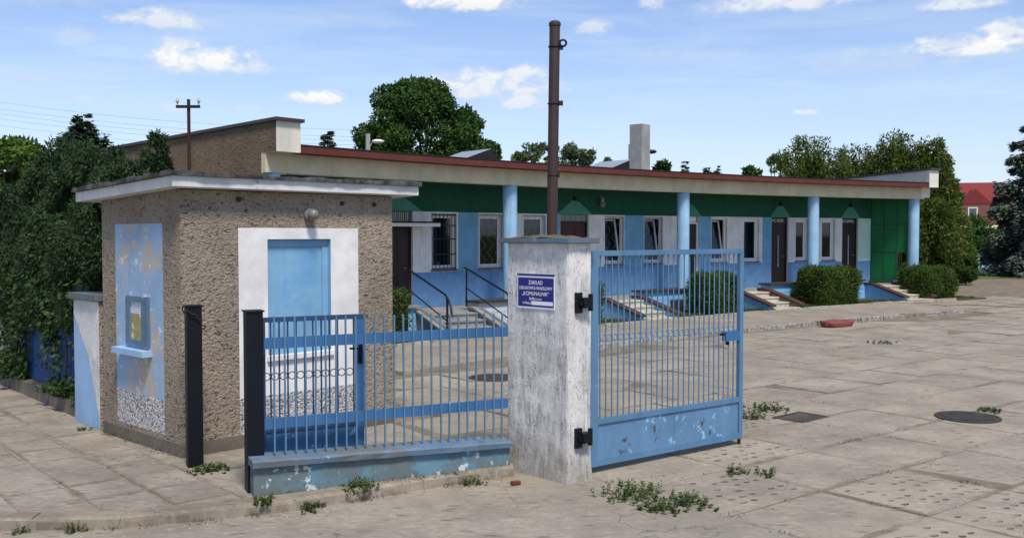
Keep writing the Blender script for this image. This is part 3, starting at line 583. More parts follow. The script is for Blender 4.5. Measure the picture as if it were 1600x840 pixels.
# terrace
b = MB(); cstrip(b, T0, 18.2, .0, 1.32, -.1, lambda t, o: zf(t), n=40, mtop=1); b.build('terrace', [MT['terrace_blue'], MT['step_grey']], BT)
ST = [(-1.45, .02, 'grey'), (4.48, 5.86, 'pale'), (9.75, 11.02, 'pale'), (15.75, 17.05, 'pale')]
CURB = [(-5.3, -1.58), (.3, 4.33), (6.12, 9.55), (11.35, 15.55), (17.35, 18.25)]
for k, (a, c) in enumerate(CURB):
    b = MB()
    for q in range(4): cstrip(b, a + .004 * (q % 2), c - .004 * (q % 2), 1.0, 1.365 - .006 * (q % 2), (lambda q: (lambda t, o: zf(t) - .32 + q * .12 if q else -.05))(q), (lambda q: (lambda t, o: zf(t) - .203 + q * .12))(q))
    cu = b.build('terrace_kerb', MT['terrace_white'] if k == 1 else MT['terrace_blue'], BT)
    b = MB(); cstrip(b, a - .05, c + .05, .95, 1.44, lambda t, o: zf(t) + .157, lambda t, o: zf(t) + .205); b.build('terrace_coping', MT['step_grey'] if k < 1 else MT['brown_trim'], cu)
for t in (7.45, 12.55, 3.2):          # cellar openings in the terrace front
    x, y = fac(t, 1.375); b = MB(); b.box(-.26, .26, -.012, .02, .08, .36); o = b.build('cellar_window', MT['brown_trim'], BT, local=True); o.location = Vector((x, y, zf(t) - ZF0)) - BT.location; o.rotation_euler = (0, 0, fhead(t))
# stairs, each in its own frame: x along the front, -y outwards, z from the yard
def local_part(name, mb, mats, par, loc=None, rz=None):
    o = mb.build(name, mats, par, local=True)
    if loc is not None: o.location = Vector(loc) - WL.get(par.name, Vector((0, 0, 0)))
    if rz is not None: o.rotation_euler = (0, 0, rz)
    return o
for k, (a, c, kind) in enumerate(ST):
    tm = (a + c) / 2; x, y = fac(tm, 1.30); w = c - a; h = zf(tm); g = gz(fac(tm, 2.6)[1]); skew = rad(-16) if k == 0 else 0
    n = 4; run = .37 if k else .42; top = h; mt = MT['step_grey'] if kind == 'grey' else MT['step_pale']
    base = MB(); base.box(-w / 2, w / 2, -.06, .0, g - .1, h - .02); st = local_part('staircase', base, mt, BT, (x, y, 0), fhead(tm) + skew)
    for i in range(n):
        b = MB(); z1 = h - i * (h - g) / n - .006 * i; b.box(-w / 2 + .12, w / 2 - .12, -.06 - (i + 1) * run - .02, -.06 - i * run, g - .05, z1 - .035)
        b.box(-w / 2 + .12, w / 2 - .12, -.06 - (i + 1) * run - .045, -.06 - i * run, z1 - .033, z1); local_part('step', b, mt, st)
    L = .06 + n * run
    for s_ in (-1, 1):
        xa, xb = s_ * (w / 2 - .12), s_ * (w / 2 + .05); xa, xb = min(xa, xb), max(xa, xb); b = MB(); prof = [(0.02, h + .04), (-.28, h + .04), (-L + .02, g + .16), (-L + .02, g - .06), (.02, g - .06)]
        vs = [(xx, yy, zz) for xx in (xa, xb) for yy, zz in prof]; b.add(vs, [(0, 1, 2, 3, 4), (9, 8, 7, 6, 5)] + [(i, 5 + i, 5 + (i + 1) % 5, (i + 1) % 5) for i in range(5)])
        local_part('cheek_wall', b, MT['step_grey'] if k == 0 else (MT['terrace_blue'] if s_ < 0 or k == 1 else MT['lowwall']), st)
        b = MB(); th = .055; prof = [(0.02, h + .042), (-.28, h + .042), (-L - .05, g + .15)]; xa -= .035; xb += .035
        vs = [(xx, yy, zz + dz) for xx in (xa, xb) for yy, zz in prof for dz in (0, th)]
        b.add(vs, [(0, 1, 3, 2), (2, 3, 5, 4), (8, 9, 7, 6), (10, 11, 9, 8), (1, 7, 9, 3), (3, 9, 11, 5), (6, 0, 2, 8), (8, 2, 4, 10), (0, 6, 7, 1), (4, 5, 11, 10)]); local_part('cheek_cap', b, MT['step_grey'] if k == 0 else MT['brown_cap'], st)
    if k == 0:
        for s_ in (-1, 1):
            xx = s_ * (w / 2 - .02); b = MB(); zt = h + .95; yb = -L + .02; zl = g + .86
            b.tube([(xx, .32, h + .08), (xx, .30, zt)], .022, 6); b.tube([(xx, .42, zt + .02), (xx, .30, zt), (xx, yb + .1, zl + .10), (xx, yb - .06, zl), (xx, yb - .18, zl - .13), (xx, yb - .22, zl - .34)], .024, 6)
            b.tube([(xx, .30, h + .50), (xx, yb, g + .42)], .016, 6); b.tube([(xx, yb, g), (xx, yb, zl + .05)], .026, 6); b.tube([(xx - .02, yb - .22, g), (xx, yb, g + .35)], .018, 6)
            b.tube([(xx, .20, h + .02), (xx, .30, h + .30)], .012, 6)
            local_part('handrail', b, MT['black_iron'], st)
# windows
def window(i, a, c, tilt=False, grille=None, blind=False):
    tm = (a + c) / 2; w = c - a; x, y = fac(tm, 0); h = WZ1 - WZ0; fr = .055
    b = MB(); y0, y1 = .085, .135
    b.box(-w / 2, -w / 2 + fr, y0, y1, 0, h); b.box(w / 2 - fr, w / 2, y0, y1, 0, h); b.box(-w / 2 + fr, w / 2 - fr, y0, y1, h - fr, h); b.box(-w / 2 + fr, w / 2 - fr, y0, y1, 0, fr)
    W_ = local_part('window', b, MT['pvc'], BT, (x, y, WZ0), fhead(tm))
    b = MB(); b.box(-w / 2 - .03, w / 2 + .03, -.045, .085, -.028, .0015); local_part('sill', b, MT['brown_trim'], W_)
    sb = MB(); s = .05; sw, sh = w / 2 - fr - .004, h - 2 * fr - .008; yy0, yy1 = -.03, .02
    sb.box(-sw, -sw + s, yy0, yy1, 0, sh); sb.box(sw - s, sw, yy0, yy1, 0, sh); sb.box(-sw + s, sw - s, yy0, yy1, sh - s, sh); sb.box(-sw + s, sw - s, yy0, yy1, 0, s)
    sash = local_part('sash', sb, MT['pvc'], W_); sash.location = (0, .125, fr + .004); sash.rotation_euler = (rad(-9.5) if tilt else 0, 0, 0)
    pb = MB(); pb.box(-sw + s - .004, sw - s + .004, -.009, -.003, s - .004, sh - s + .004); pane = local_part('pane', pb, MT['glass'], W_); pane.location = sash.location; pane.rotation_euler = sash.rotation_euler
    if blind: b = MB(); b.box(-sw + .03, sw - .03, .19, .2, h * .74, h - .02); local_part('blind', b, MT['blind'], W_)
    if tilt: b = MB(); b.box(w * .12, w / 2 + .05, .62, .66, -.1, h + .15); local_part('curtain', b, MT['curtain'], W_)
    if grille == 'bars':
        b = MB()
        for q in range(7): xx = -w / 2 + .03 + q * (w - .06) / 6; b.tube([(xx, .02, .02), (xx, .02, h - .02)], .0095, 5)
        for zz in (.03, h * .28, h * .55, h * .79, h - .03): b.box(-w / 2 + .01, w / 2 - .01, .008, .03, zz - .013, zz + .013)
        local_part('grille', b, MT['black_iron'], W_)
    if grille == 'zigzag':
        b = MB()
        for xx in (-w / 2 + .02, w / 2 - .02): b.tube([(xx, .03, 0.01), (xx, .03, h - .01)], .009, 5)
        for zz in (.02, h - .02): b.tube([(-w / 2 + .01, .03, zz), (w / 2 - .01, .03, zz)], .009, 5)
        nz = 7
        for q in (0, 1, 2):
            pts_ = [(-w / 2 + .02 + (w - .04) * (.18 + .32 * q + (.13 if r_ % 2 else -.13)), .03, .02 + (h - .04) * r_ / nz) for r_ in range(nz + 1)]; b.tube(pts_, .0055, 4)
        local_part('grille', b, MT['zinc'], W_)
    if i == 0:
        b = MB(); b.lathe((-.05, .2, .06), [(.05, 0), (.075, .12), (.08, .13)], 10); local_part('flower_pot', b, MT['pvc'], W_)
for i, (a, c) in enumerate(WINS):
    window(i, a, c, tilt=i in (3, 4, 5), grille={0: 'bars', 1: 'zigzag', 2: 'zigzag', 3: 'zigzag', 4: 'zigzag'}.get(i), blind=i in (1, 2))
# text helper
def text(body, name, parent, mat, size, loc, rot, align='CENTER', sx=1.0, ext=.001):
    c = bpy.data.curves.new(name, 'FONT'); c.body = body; c.size = size; c.align_x = align; c.extrude = ext; c.materials.append(mat)
    o = bpy.data.objects.new(name, c); COL.objects.link(o)
    me = bpy.data.meshes.new_from_object(o); bpy.data.objects.remove(o); o = bpy.data.objects.new(name, me); COL.objects.link(o)
    if parent: o.parent = parent
    o.location = loc; o.rotation_euler = rot; o.scale = (sx, 1, 1); return o
# doors
for i, (a, c) in enumerate(DOORS):
    tm = (a + c) / 2; w = c - a; x, y = fac(tm, 0); z0 = zf(tm); ztop = ZT - .19 if i != 0 else 2.36
    b = MB(); mat = MT['door_red'] if i == 1 else MT['door_brown']
    b.box(-w / 2 + .04, w / 2 - .04, .09, .13, 0.01, ztop - z0 - .03)
    for s_ in (-1, 1):
        for za, zb in ((.12, .85), (.98, ztop - z0 - .2)):
            if i < 3: b.box(s_ * w * .22 - w * .15, s_ * w * .22 + w * .15, .078, .092, za, zb)
    Dr = local_part('door', b, mat, BT, (x, y, z0), fhead(tm))
    f = MB(); H = ZT - z0 if i >= 3 else ztop - z0
    f.box(-w / 2, -w / 2 + .045, .06, .14, 0, H); f.box(w / 2 - .045, w / 2, .06, .14, 0, H); f.box(-w / 2 + .045, w / 2 - .045, .06, .14, ztop - z0 - .035, ztop - z0 + .01); local_part('door_frame', f, MT['door_brown'] if i != 2 else MT['pvc'], Dr)
    b = MB(); b.tube([(w / 2 - .14, .08, .95), (w / 2 - .14, .03, .95), (w / 2 - .25, .03, .95)], .010, 6); local_part('door_handle', b, MT['zinc'], Dr)
    if i >= 3:
        b = MB(); b.box(-.022, .022, .070, .092, .62, 1.62); local_part('door_light', b, MT['skylight'], Dr)
        b = MB(); b.box(-w / 2 + .05, w / 2 - .05, .07, .12, ztop - z0 + .012, ZT - z0 - .002); tp = local_part('transom_panel', b, MT['door_brown'], Dr)
        text('WC-MĘSKI' if i == 3 else 'WC-DAMSKI', 'lettering', tp, MT['pvc'], .135, (-.045, .066, ztop - z0 + .045), (rad(90), 0, 0), sx=.82 if i == 3 else .72)
    elif i == 2:
        b = MB(); b.box(-w / 2 + .05, w / 2 - .05, .08, .11, ztop - z0 + .02, ZT - z0 - .01); local_part('transom_panel', b, MT['pvc'], Dr)
    else:
        n = 5; zt0 = ztop - z0 + (.012 if i == 1 else .13)
        for q in range(n):
            b = MB(); ww = (w - .06) / n; b.box(-w / 2 + .03 + q * ww + .006, -w / 2 + .03 + (q + 1) * ww - .006, .06, .13, zt0, ZT - z0 - .012); local_part('glass_block', b, MT['glassblock'], Dr)
        if i == 0:
            b = MB()
            for q in range(8): xx = -w / 2 + .05 + q * (w - .1) / 7; b.tube([(xx, .03, zt0), (xx, .03, ZT - z0)], .008, 4)
            local_part('grille', b, MT['black_iron'], Dr)
            b = MB(); b.box(-w / 2 - .4, w / 2 + .42, -.5, .0, ztop - z0 + .02, ztop - z0 + .10); cn = local_part('canopy', b, MT['white_fascia'], Dr); b = MB(); b.box(-w / 2 - .43, w / 2 + .46, -.53, .0, ztop - z0 + .102, ztop - z0 + .135); local_part('canopy_felt', b, MT['bitumen'], Dr)
    g = MB(); hh = .36; wt = w * .62 if i not in (0,) else w * .8; tr_ = .12
    P = [(-wt, -.012, 0), (wt, -.012, 0), (tr_, -.012, hh), (-tr_, -.012, hh)]; Q = [(p[0], .01, p[2]) for p in P]
    g.add(P + Q, [(0, 1, 2, 3), (7, 6, 5, 4)] + [(j, 4 + j, 4 + (j + 1) % 4, (j + 1) % 4) for j in range(4)]); gb = local_part('door_gable', g, MT['green_light'], BT, (x, y, ZT + .004), fhead(tm))
    if i:
        b = MB(); b.box(-.05, .05, -.09, -.0, hh + .02, hh + .12); local_part('gable_lamp', b, MT['black_iron'], gb)
x, y = fac(5.75, 0); b = MB(); b.ball((0, -.14, 3.02), .085); b.lathe((0, -.14, 3.09), [(.05, 0), (.055, .10), (.03, .11)], 10, 1); b.tube([(0, -.14, 3.19), (0, -.1, 3.25), (0, 0, 3.25)], .018, 6, 1); local_part('wall_lamp', b, [MT['lampglass'], MT['zinc']], BT, (x, y, 0), fhead(5.75))
# green sheeted screen at the far end of the colonnade
pA, pB = Vector((*fac(17.35, 0.0), 0)), Vector((*fac(18.0, 1.10), 0)); dd = (pB - pA); SL = dd.length; dd.normalize(); nn = Vector((dd.y, -dd.x, 0))
zz0 = zf(17.6) + .12; zz1 = ZBM + .1; fmb = MB(); cw = SL / 3; ch = (zz1 - zz0) / 3
for k in range(4): fmb.slab(pA, dd, nn, max(0, k * cw - .022), min(SL, k * cw + .022), -.02, .02, zz0, zz1)
for k in range(4):
    for c in range(3): fmb.slab(pA, dd, nn, c * cw + .022, (c + 1) * cw - .022, -.018, .018, zz0 + k * ch - .02 + .02 * (k == 0), zz0 + k * ch + .02)
fmb.slab(pA, dd, nn, 0, SL, -.09, .09, zz0 - .1, zz0 - .005)
fmb.slab(pA, dd, nn, cw * 2.32, cw * 2.36, -.01, .01, zz0, zz0 + ch)
SCR = fmb.build('green_screen', MT['green_frame'], BT)
for c in range(3):
    for k in range(3):
        if (c, k) == (2, 0): continue
        b = MB(); b.slab(pA, dd, nn, c * cw + .018, (c + 1) * cw - .018, -.006, .006, zz0 + k * ch + .012, zz0 + (k + 1) * ch - .012); b.build('screen_panel', MT['green_panel'], SCR)
# roof furniture
def roof_at(t, off): return ZRT - .02 - (1.5 - off) * .022
def roofbox(t, off, w, l, h, name):
    x, y = fac(t, off); z = roof_at(t, off) - .05
    b = MB(); b.box(-w / 2, w / 2, -l / 2, l / 2, 0, h); o = local_part(name, b, MT['bitumen'], BT, (x, y, z), rad(38))
    b = MB(); hw, hl = w / 2 + .12, l / 2 + .1; vs = [(-hw, -hl, h - .02), (hw, -hl, h - .06), (hw, hl, h - .06), (-hw, hl, h - .02), (hw * .55, -hl, h + .30), (hw * .55, hl, h + .30)]
    b.add(vs, [(0, 4, 5, 3)]); b.add(vs, [(4, 1, 2, 5), (0, 1, 4), (3, 5, 2), (3, 2, 1, 0)], 1); local_part('skylight_roof', b, [MT['skylight'], MT['bitumen']], o)
for (X, Y) in ((-1.35, 29.5), (3.35, 33.5)):
    t, off = to_fac(X, Y); roofbox(t, off, .95, 1.4, .78, 'roof_light')
t, off = to_fac(3.95, 30); x, y = fac(t, off); b = MB(); b.box(-.225, .225, -.225, .225, 0, 1.84); ch = local_part('chimney', b, MT['grey_concrete'], BT, (x, y, roof_at(t, off) - .06), rad(-42))
# ------------------------------------------------------------------ gatehouse
GC = (-3.133, 9.141); D1 = (-.7215, .6924); D2 = (.6924, .7215); NO1 = (-.6924, -.7215); NO2 = (.7215, -.6924); L1, L2, HB = 1.73, 2.56, 2.625
GH = empty('gatehouse', (GC[0] - .1, GC[1] + 1.4, .07), 0, 'small flat-roofed gatehouse in brown pebbledash with whitewashed and blue painted patches at the pavement corner', 'gatehouse')
def face(b, P, d, sl, zl, mf):
    for s0, s1 in zip(sl, sl[1:]):
        for z0, z1 in zip(zl, zl[1:]):
            mi = mf((s0 + s1) / 2, (z0 + z1) / 2)
            if mi is None: continue
            b.quad((P[0] + s0 * d[0], P[1] + s0 * d[1], z0), (P[0] + s1 * d[0], P[1] + s1 * d[1], z0), (P[0] + s1 * d[0], P[1] + s1 * d[1], z1), (P[0] + s0 * d[0], P[1] + s0 * d[1], z1), mi)
b = MB(); zl = [.20, .245, .56, .585, .955, 2.15, 2.265, 2.305, HB]
def fr_m(s, z):
    if .94 < s < 1.715 and .955 < z < 2.15: return None
    if .61 < s < 2.08 and .2 < z < 2.265: return 3 if z < .56 else 1
    return 0
def lf_m(s, z):
    if .36 < s < 1.41 and .245 < z < 2.305: return 3 if z < .585 else 2
    return 0
face(b, GC, D2, [0, .61, .94, 1.715, 2.08, L2], zl, fr_m); face(b, GC, D1, [0, .36, 1.41, L1], zl, lf_m)
PC = (GC[0] + D1[0] * L1, GC[1] + D1[1] * L1); PD = (GC[0] + D2[0] * L2, GC[1] + D2[1] * L2)
face(b, PC, D2, [0, L2], [.2, HB], lambda s, z: 0); face(b, PD, D1, [0, L1], [.2, HB], lambda s, z: 0)
ins = (-NO2[0], -NO2[1]); dp = .085                         # reveal of the boarded opening
def pt2(s, o, z): return (GC[0] + s * D2[0] + o * ins[0], GC[1] + s * D2[1] + o * ins[1], z)
s0, s1, z0, z1 = .94, 1.715, .955, 2.15
for q in ((pt2(s0, 0, z0), pt2(s0, dp, z0), pt2(s0, dp, z1), pt2(s0, 0, z1)), (pt2(s1, 0, z0), pt2(s1, dp, z0), pt2(s1, dp, z1), pt2(s1, 0, z1)), (pt2(s0, 0, z1), pt2(s0, dp, z1), pt2(s1, dp, z1), pt2(s1, 0, z1)), (pt2(s0, 0, z0), pt2(s0, dp, z0), pt2(s1, dp, z0), pt2(s1, 0, z0))): b.quad(*q, 4)
for s_, z_ in ((.613, 2.578), (1.864, 2.566)):               # drain holes under the roof
    pass
b.build('wall', [MT['dash'], MT['white_paint'], MT['booth_blue'], MT['dash_white'], MT['board_blue']], GH)
b = MB(); b.slab(GC, D2, ins, -.012, L2 + .012, -.012, L1 + .01, -.05, .20); b.build('plinth', MT['plinth'], GH)
for s_, z_ in ((.613, 2.545), (1.864, 2.535), (2.3, 2.53)):
    b = MB(); c = pt2(s_, 0, z_); b.tube([(c[0], c[1], c[2]), (c[0] + NO2[0] * .02, c[1] + NO2[1] * .02, c[2])], .024, 10); b.build('drain_pipe', MT['black_iron'], GH)
b = MB(); b.slab(GC, D2, ins, s0, s1, dp - .02, dp + .03, z0, z1); BD = b.build('boarded_window', MT['board_blue'], GH)
b = MB(); b.slab(GC, D2, ins, s0, s1, dp - .035, dp - .021, z1 - .075, z1 - .003); b.slab(GC, D2, ins, s1 - .075, s1 - .003, dp - .034, dp - .021, z0 + .003, z1 - .08); b.build('frame', MT['board_blue'], BD)
b = MB(); b.slab(GC, D2, ins, s0 - .02, s1 + .02, -.035, dp - .03, z0 - .045, z0 + .004); b.build('sill', MT['white_paint'], BD)
c = pt2(1.43, 0, 2.408); b = MB(); b.tube([c, (c[0] + NO2[0] * .05, c[1] + NO2[1] * .05, c[2])], .062, 16, 1)
lb = MB(); 
b.build('lamp_base', MT['zinc'], GH); lc = (c[0] + NO2[0] * .10, c[1] + NO2[1] * .10, c[2] - .005); lb.ball(lc, .060, 0, 14, 10); lb.build('lamp_globe', MT['lampglass'], GH)
# painted ticket window on the street side
ins1 = (-NO1[0], -NO1[1])
b = MB(); S0, S1, Z0, Z1 = .645, 1.13, 1.085, 1.575
b.slab(GC, D1, ins1, S0, S1, -.030, .004, Z0, Z0 + .05); b.slab(GC, D1, ins1, S0, S1, -.030, .004, Z1 - .06, Z1); b.slab(GC, D1, ins1, S0, S0 + .135, -.029, .004, Z0 + .05, Z1 - .06); b.slab(GC, D1, ins1, S1 - .09, S1, -.029, .004, Z0 + .05, Z1 - .06); b.slab(GC, D1, ins1, S0 + .13, S1 - .08, -.010, .003, Z0 + .04, Z1 - .05)
TW = b.build('ticket_window', MT['frame_bluegrey'], GH)
b = MB(); b.slab(GC, D1, ins1, .60, 1.29, -.11, .004, .985, 1.045); b.build('shelf', MT['pale_blue'], TW)
b = MB(); b.slab(GC, D1, ins1, .80, 1.052, -.0135, -.0105, 1.135, 1.548); b.build('notice', MT['notice'], TW)
# roof
RO = [( -.15, -.15), (2.83, -.15), (2.83, L1 + .30), (-.15, L1 + .30)]
def rp(s, o): return (GC[0] + s * D2[0] + o * ins[0], GC[1] + s * D2[1] + o * ins[1])
q = [rp(s, o) for s, o in RO]; zb = [2.625, 2.625, 2.53, 2.53]
b = MB(); b.prism(q, [z + .016 for z in zb], [z + .118 for z in zb]); b.build('roof_slab', MT['white_fascia'], GH, bevel=.006)
b = MB(); rim = []; k = 26
RO2 = [(-.185, -.185), (2.87, -.185), (2.87, L1 + .33), (-.185, L1 + .33)]
for i in range(4):
    a, c = RO2[i], RO2[(i + 1) % 4]
    for j in range(k): f = j / k; rim.append(rp(a[0] + (c[0] - a[0]) * f + RND.uniform(-.012, .008), a[1] + (c[1] - a[1]) * f + RND.uniform(-.012, .008)))
def rz(p): return 2.75 - .095 * max(0, ((p[0] - q[0][0]) * ins[0] + (p[1] - q[0][1]) * ins[1])) / (L1 + .45)
b.prism(rim, [rz(p) - .005 for p in rim], [rz(p) + RND.uniform(.022, .048) for p in rim]); b.build('roof_felt', MT['felt_edge'], GH)

# ------------------------------------------------------------------ fence on its low wall, posts and wicket
F0 = (-2.085, 7.747); FD = (.8938, .4484); FN = (-.4484, .8938); FL = 2.31
LW = empty('low_wall', (F0[0] + FD[0] * FL / 2, F0[1] + FD[1] * FL / 2, .07), 0, 'low blue painted wall with flaking paint under the fence beside the gate pier', 'wall')
b = MB(); k = 16; rows = []
for i in range(k + 1):
    s = FL * i / k - .005 * (i == 0); j = lambda: RND.uniform(-.005, .005)
    rows.append([(F0[0] + s * FD[0] + o * FN[0], F0[1] + s * FD[1] + o * FN[1], z) for o, z in ((j() - .012, -.03), (j() - .006, .1), (j(), .325 - .06 * s / FL), (.21, .325 - .06 * s / FL), (.21, -.03))])
b.add([v for r in rows for v in r], [(i * 5 + a, (i + 1) * 5 + a, (i + 1) * 5 + a + 1, i * 5 + a + 1) for i in range(k) for a in range(4)] + [(4, 3, 2, 1, 0), tuple(k * 5 + a for a in range(5))]); b.build('wall', MT['lowblue'], LW)
b = MB(); rows = []
for i in range(k + 1):
    s = -.02 + (FL + .02) * i / k; z = .322 - .06 * s / FL; j = lambda: RND.uniform(-.004, .004)
    rows.append([(F0[0] + s * FD[0] + o * FN[0], F0[1] + s * FD[1] + o * FN[1], zz) for o, zz in ((-.045 + j(), z + j() * .5), (-.052 + j(), z + .045 + j()), (-.03 + j(), z + .062 + j()), (.22, z + .068), (.24, z + .05), (.24, z))])
b.add([v for r in rows for v in r], [(i * 6 + a, (i + 1) * 6 + a, (i + 1) * 6 + (a + 1) % 6, i * 6 + (a + 1) % 6) for i in range(k) for a in range(6)] + [(5, 4, 3, 2, 1, 0), tuple(k * 6 + a for a in range(6))]); b.build('coping', MT['coping_blue'], LW)
FE = empty('railing_fence', (F0[0] + FD[0] * FL / 2, F0[1] + FD[1] * FL / 2, .39), 0, 'blue steel picket fence panel above the low wall between black post and white pier', 'fence')
for z0, z1 in ((1.262, 1.352), (.600, .688)):
    b = MB(); sl = -.020; zz = lambda s: 0
    b.slab(F0, FD, FN, .112, FL + .03, .094, .106, z0, z1); b.slab(F0, FD, FN, .112, FL + .03, .106, .122, z0, z0 + .006); b.slab(F0, FD, FN, .112, FL + .03, .106, .122, z1 - .006, z1); b.build('rail', MT['fence_blue'], FE)
for i in range(25):
    s = .19 + i * .0868 + RND.uniform(-.002, .002); lean = RND.uniform(-.006, .006); zb_ = .405 - .06 * s / FL + RND.uniform(-.006, .006); zt = 1.525 - .018 * s + RND.uniform(-.008, .008); b = MB()
    q = lambda s_: [(F0[0] + a * FD[0] + o * FN[0], F0[1] + a * FD[1] + o * FN[1]) for a, o in ((s_ - .0068, .078), (s_ + .0068, .078), (s_ + .0068, .0935), (s_ - .0068, .0935))]
    A, B = q(s - lean), q(s + lean); b.add([(x, y, zb_) for x, y in A] + [(x, y, zt) for x, y in B], [(3, 2, 1, 0), (4, 5, 6, 7)] + [(j, (j + 1) % 4, 4 + (j + 1) % 4, 4 + j) for j in range(4)]); b.build('picket', MT['picket_blue'], FE)
def post(P, label, h):
    r = empty('gate_post', (P[0], P[1], .07), 0, label, 'post', 'black box posts of the pedestrian gate')
    b = MB(); b.slab(P, FD, FN, -.068, .068, -.068, .068, -.02, h); b.build('shaft', MT['black'], r, bevel=.006)
    b = MB(); b.slab(P, FD, FN, -.078, .078, -.078, .078, h + .001, h + .013); b.build('cap', MT['black'], r); return r
p1 = post((-2.902, 8.78), 'black square steel post with a rusty wire loop standing before the pebbledash gatehouse corner', 1.545)
post((-2.13, 7.935), 'black square steel post at the end of the low blue wall', 1.565)
b = MB(); P = (-2.902, 8.78)
loop = [(P[0] + math.cos(a) * .10 * (1 + .1 * math.sin(3 * a)), P[1] + math.sin(a) * .10, 1.44 - .10 * math.sin(a + .8) + .015 * math.sin(5 * a)) for a in [2 * math.pi * i / 18 for i in range(19)]]
b.tube(loop, .006, 5); b.build('wire_loop', MT['rust'], p1)
WI = empty('wicket_gate', (F0[0] + FD[0] * .5 + FN[0] * .25, F0[1] + FD[1] * .5 + FN[1] * .25, .25), 0, 'narrow dark blue pedestrian gate with a row of rings, folded open behind the picket fence', 'gate')
o_ = .24
def wslab(b, s0, s1, z0, z1, th=.03, mi=0): b.slab(F0, FD, FN, s0, s1, o_ - th / 2, o_ + th / 2, z0, z1, mi)
b = MB(); wslab(b, .10, 1.0, 1.468, 1.508, .034); wslab(b, .10, .15, .2, 1.468, .034); wslab(b, .15, .935, .55, .575, .034); wslab(b, .15, .935, .2, .225, .034); b.build('frame', MT['wicket_blue'], WI)
b = MB(); wslab(b, .935, 1.0, .2, 1.467, .040); b.build('lock_stile', MT['fence_blue'], WI)
b = MB(); wslab(b, .15, .935, .225, .55, .008); b.build('bottom_panel', MT['wicket_panel'], WI)
ringm = None
for i in range(11):
    s = .197 + i * .0717
    if s < .93:
        b = MB(); wslab(b, s - .006, s + .006, .575, 1.468, .012); b.build('bar', MT['wicket_blue'], WI)
    c = (F0[0] + (s - .036) * FD[0] + o_ * FN[0], F0[1] + (s - .036) * FD[1] + o_ * FN[1], 1.012)
    b = MB(); b.ring(c, (FN[0], FN[1], 0), .031, .0042, 14); b.build('ring', MT['wicket_blue'], WI)
b = MB(); wslab(b, .95, .985, 1.08, 1.30, .05); b.build('lock_plate', MT['black'], WI)
b = MB(); h0 = (F0[0] + .967 * FD[0] + (o_ - .02) * FN[0], F0[1] + .967 * FD[1] + (o_ - .02) * FN[1], 1.215); h1 = (h0[0] - FN[0] * .05, h0[1] - FN[1] * .05, 1.215); b.tube([h0, h1, (h1[0] - FD[0] * .11, h1[1] - FD[1] * .11, 1.22)], .009, 6); b.build('handle', MT['black'], WI)

# ------------------------------------------------------------------ pier, sign, gate
PP = (.49, 8.46); PDv = (-.70, .714); PN = (.714, .70)
PR = empty('gate_pier', (PP[0] - .16, PP[1] + .36, 0), 0, 'broad whitewashed masonry gate pier with black streaks, a mossy cap and a navy sign', 'pier')
b = MB(); kz = 14; prof = [(0, 0), (.76, 0), (.76, .31), (0, .31)]; rings_ = []
for i in range(kz + 1):
    z = -.05 + 2.17 * i / kz; fl = .03 * max(0, 1 - z / .35) ** 2; ring_ = []
    for e in range(4):
        a, c = prof[e], prof[(e + 1) % 4]
        for f in (0.02, .25, .5, .75, .98):
            s, o = a[0] + (c[0] - a[0]) * f, a[1] + (c[1] - a[1]) * f
            s += (s - .38) * fl * 1.6 + RND.uniform(-.003, .003); o += (o - .155) * fl * 3 + RND.uniform(-.003, .003); ring_.append((PP[0] + s * PDv[0] + o * PN[0], PP[1] + s * PDv[1] + o * PN[1], z))
    rings_.append(ring_)
n = 20; b.add([v for r in rings_ for v in r], [(i * n + j, (i + 1) * n + j, (i + 1) * n + (j + 1) % n, i * n + (j + 1) % n) for i in range(kz) for j in range(n)]); b.build('shaft', MT['whitewash'], PR)
b = MB(); b.slab(PP, PDv, PN, -.055, .815, -.055, .365, 2.120, 2.165); b.build('cap_slab', MT['coping_blue'], PR, bevel=.008)
b = MB(); g = []
for i in range(13):
    for j in range(7):
        s, o = -.045 + .85 * i / 12, -.045 + .40 * j / 6; e = min(1, 3.0 * min(i / 12, 1 - i / 12)) * min(1, 2.2 * min(j / 6, 1 - j / 6) + .12); z = 2.163 + .034 * e + RND.uniform(-.009, .009) * (e > .1)
        g.append((PP[0] + s * PDv[0] + o * PN[0], PP[1] + s * PDv[1] + o * PN[1], z))
MORT = concrete('lichen_mortar', (.125, .102, .068), dark=.3, light=1.3, scale=5, moss=.4); lm = MORT.node_tree
b.add(g, [(i * 7 + j, i * 7 + j + 1, (i + 1) * 7 + j + 1, (i + 1) * 7 + j) for i in range(12) for j in range(6)], 0, True); b.build('cap_mortar', [MORT], PR)
# sign plate
SG = empty('company_sign', (PP[0] + PDv[0] * .38, PP[1] + PDv[1] * .38, 1.54), 0, 'navy blue company sign with white lettering on the whitewashed gate pier', 'sign')
out = (-PN[0], -PN[1])
def sslab(b, s0, s1, z0, z1, o0, o1, mi=0): b.slab(PP, PDv, out, s0, s1, o0, o1, z0, z1, mi)
b = MB(); sslab(b, .147, .618, 1.528, 1.842, .006, .011); b.build('plate', MT['sign_white'], SG)
b = MB(); sslab(b, .147, .618, 1.824, 1.8425, .0115, .013); sslab(b, .160, .606, 1.546, 1.808, .0115, .013); b.build('blue_field', MT['sign_navy'], SG)
zr = math.atan2(-PDv[1], -PDv[0]); cs = (.160 + .606) / 2
def sgtext(body, z, size, sx, s=None, al='CENTER'):
    s = cs if s is None else s; p = Vector((PP[0] + s * PDv[0] + .0138 * out[0], PP[1] + s * PDv[1] + .0138 * out[1], z))
    text(body, 'lettering', SG, MT['sign_white'], size, p - SG.location, (rad(90), 0, zr), al, sx, .0004)
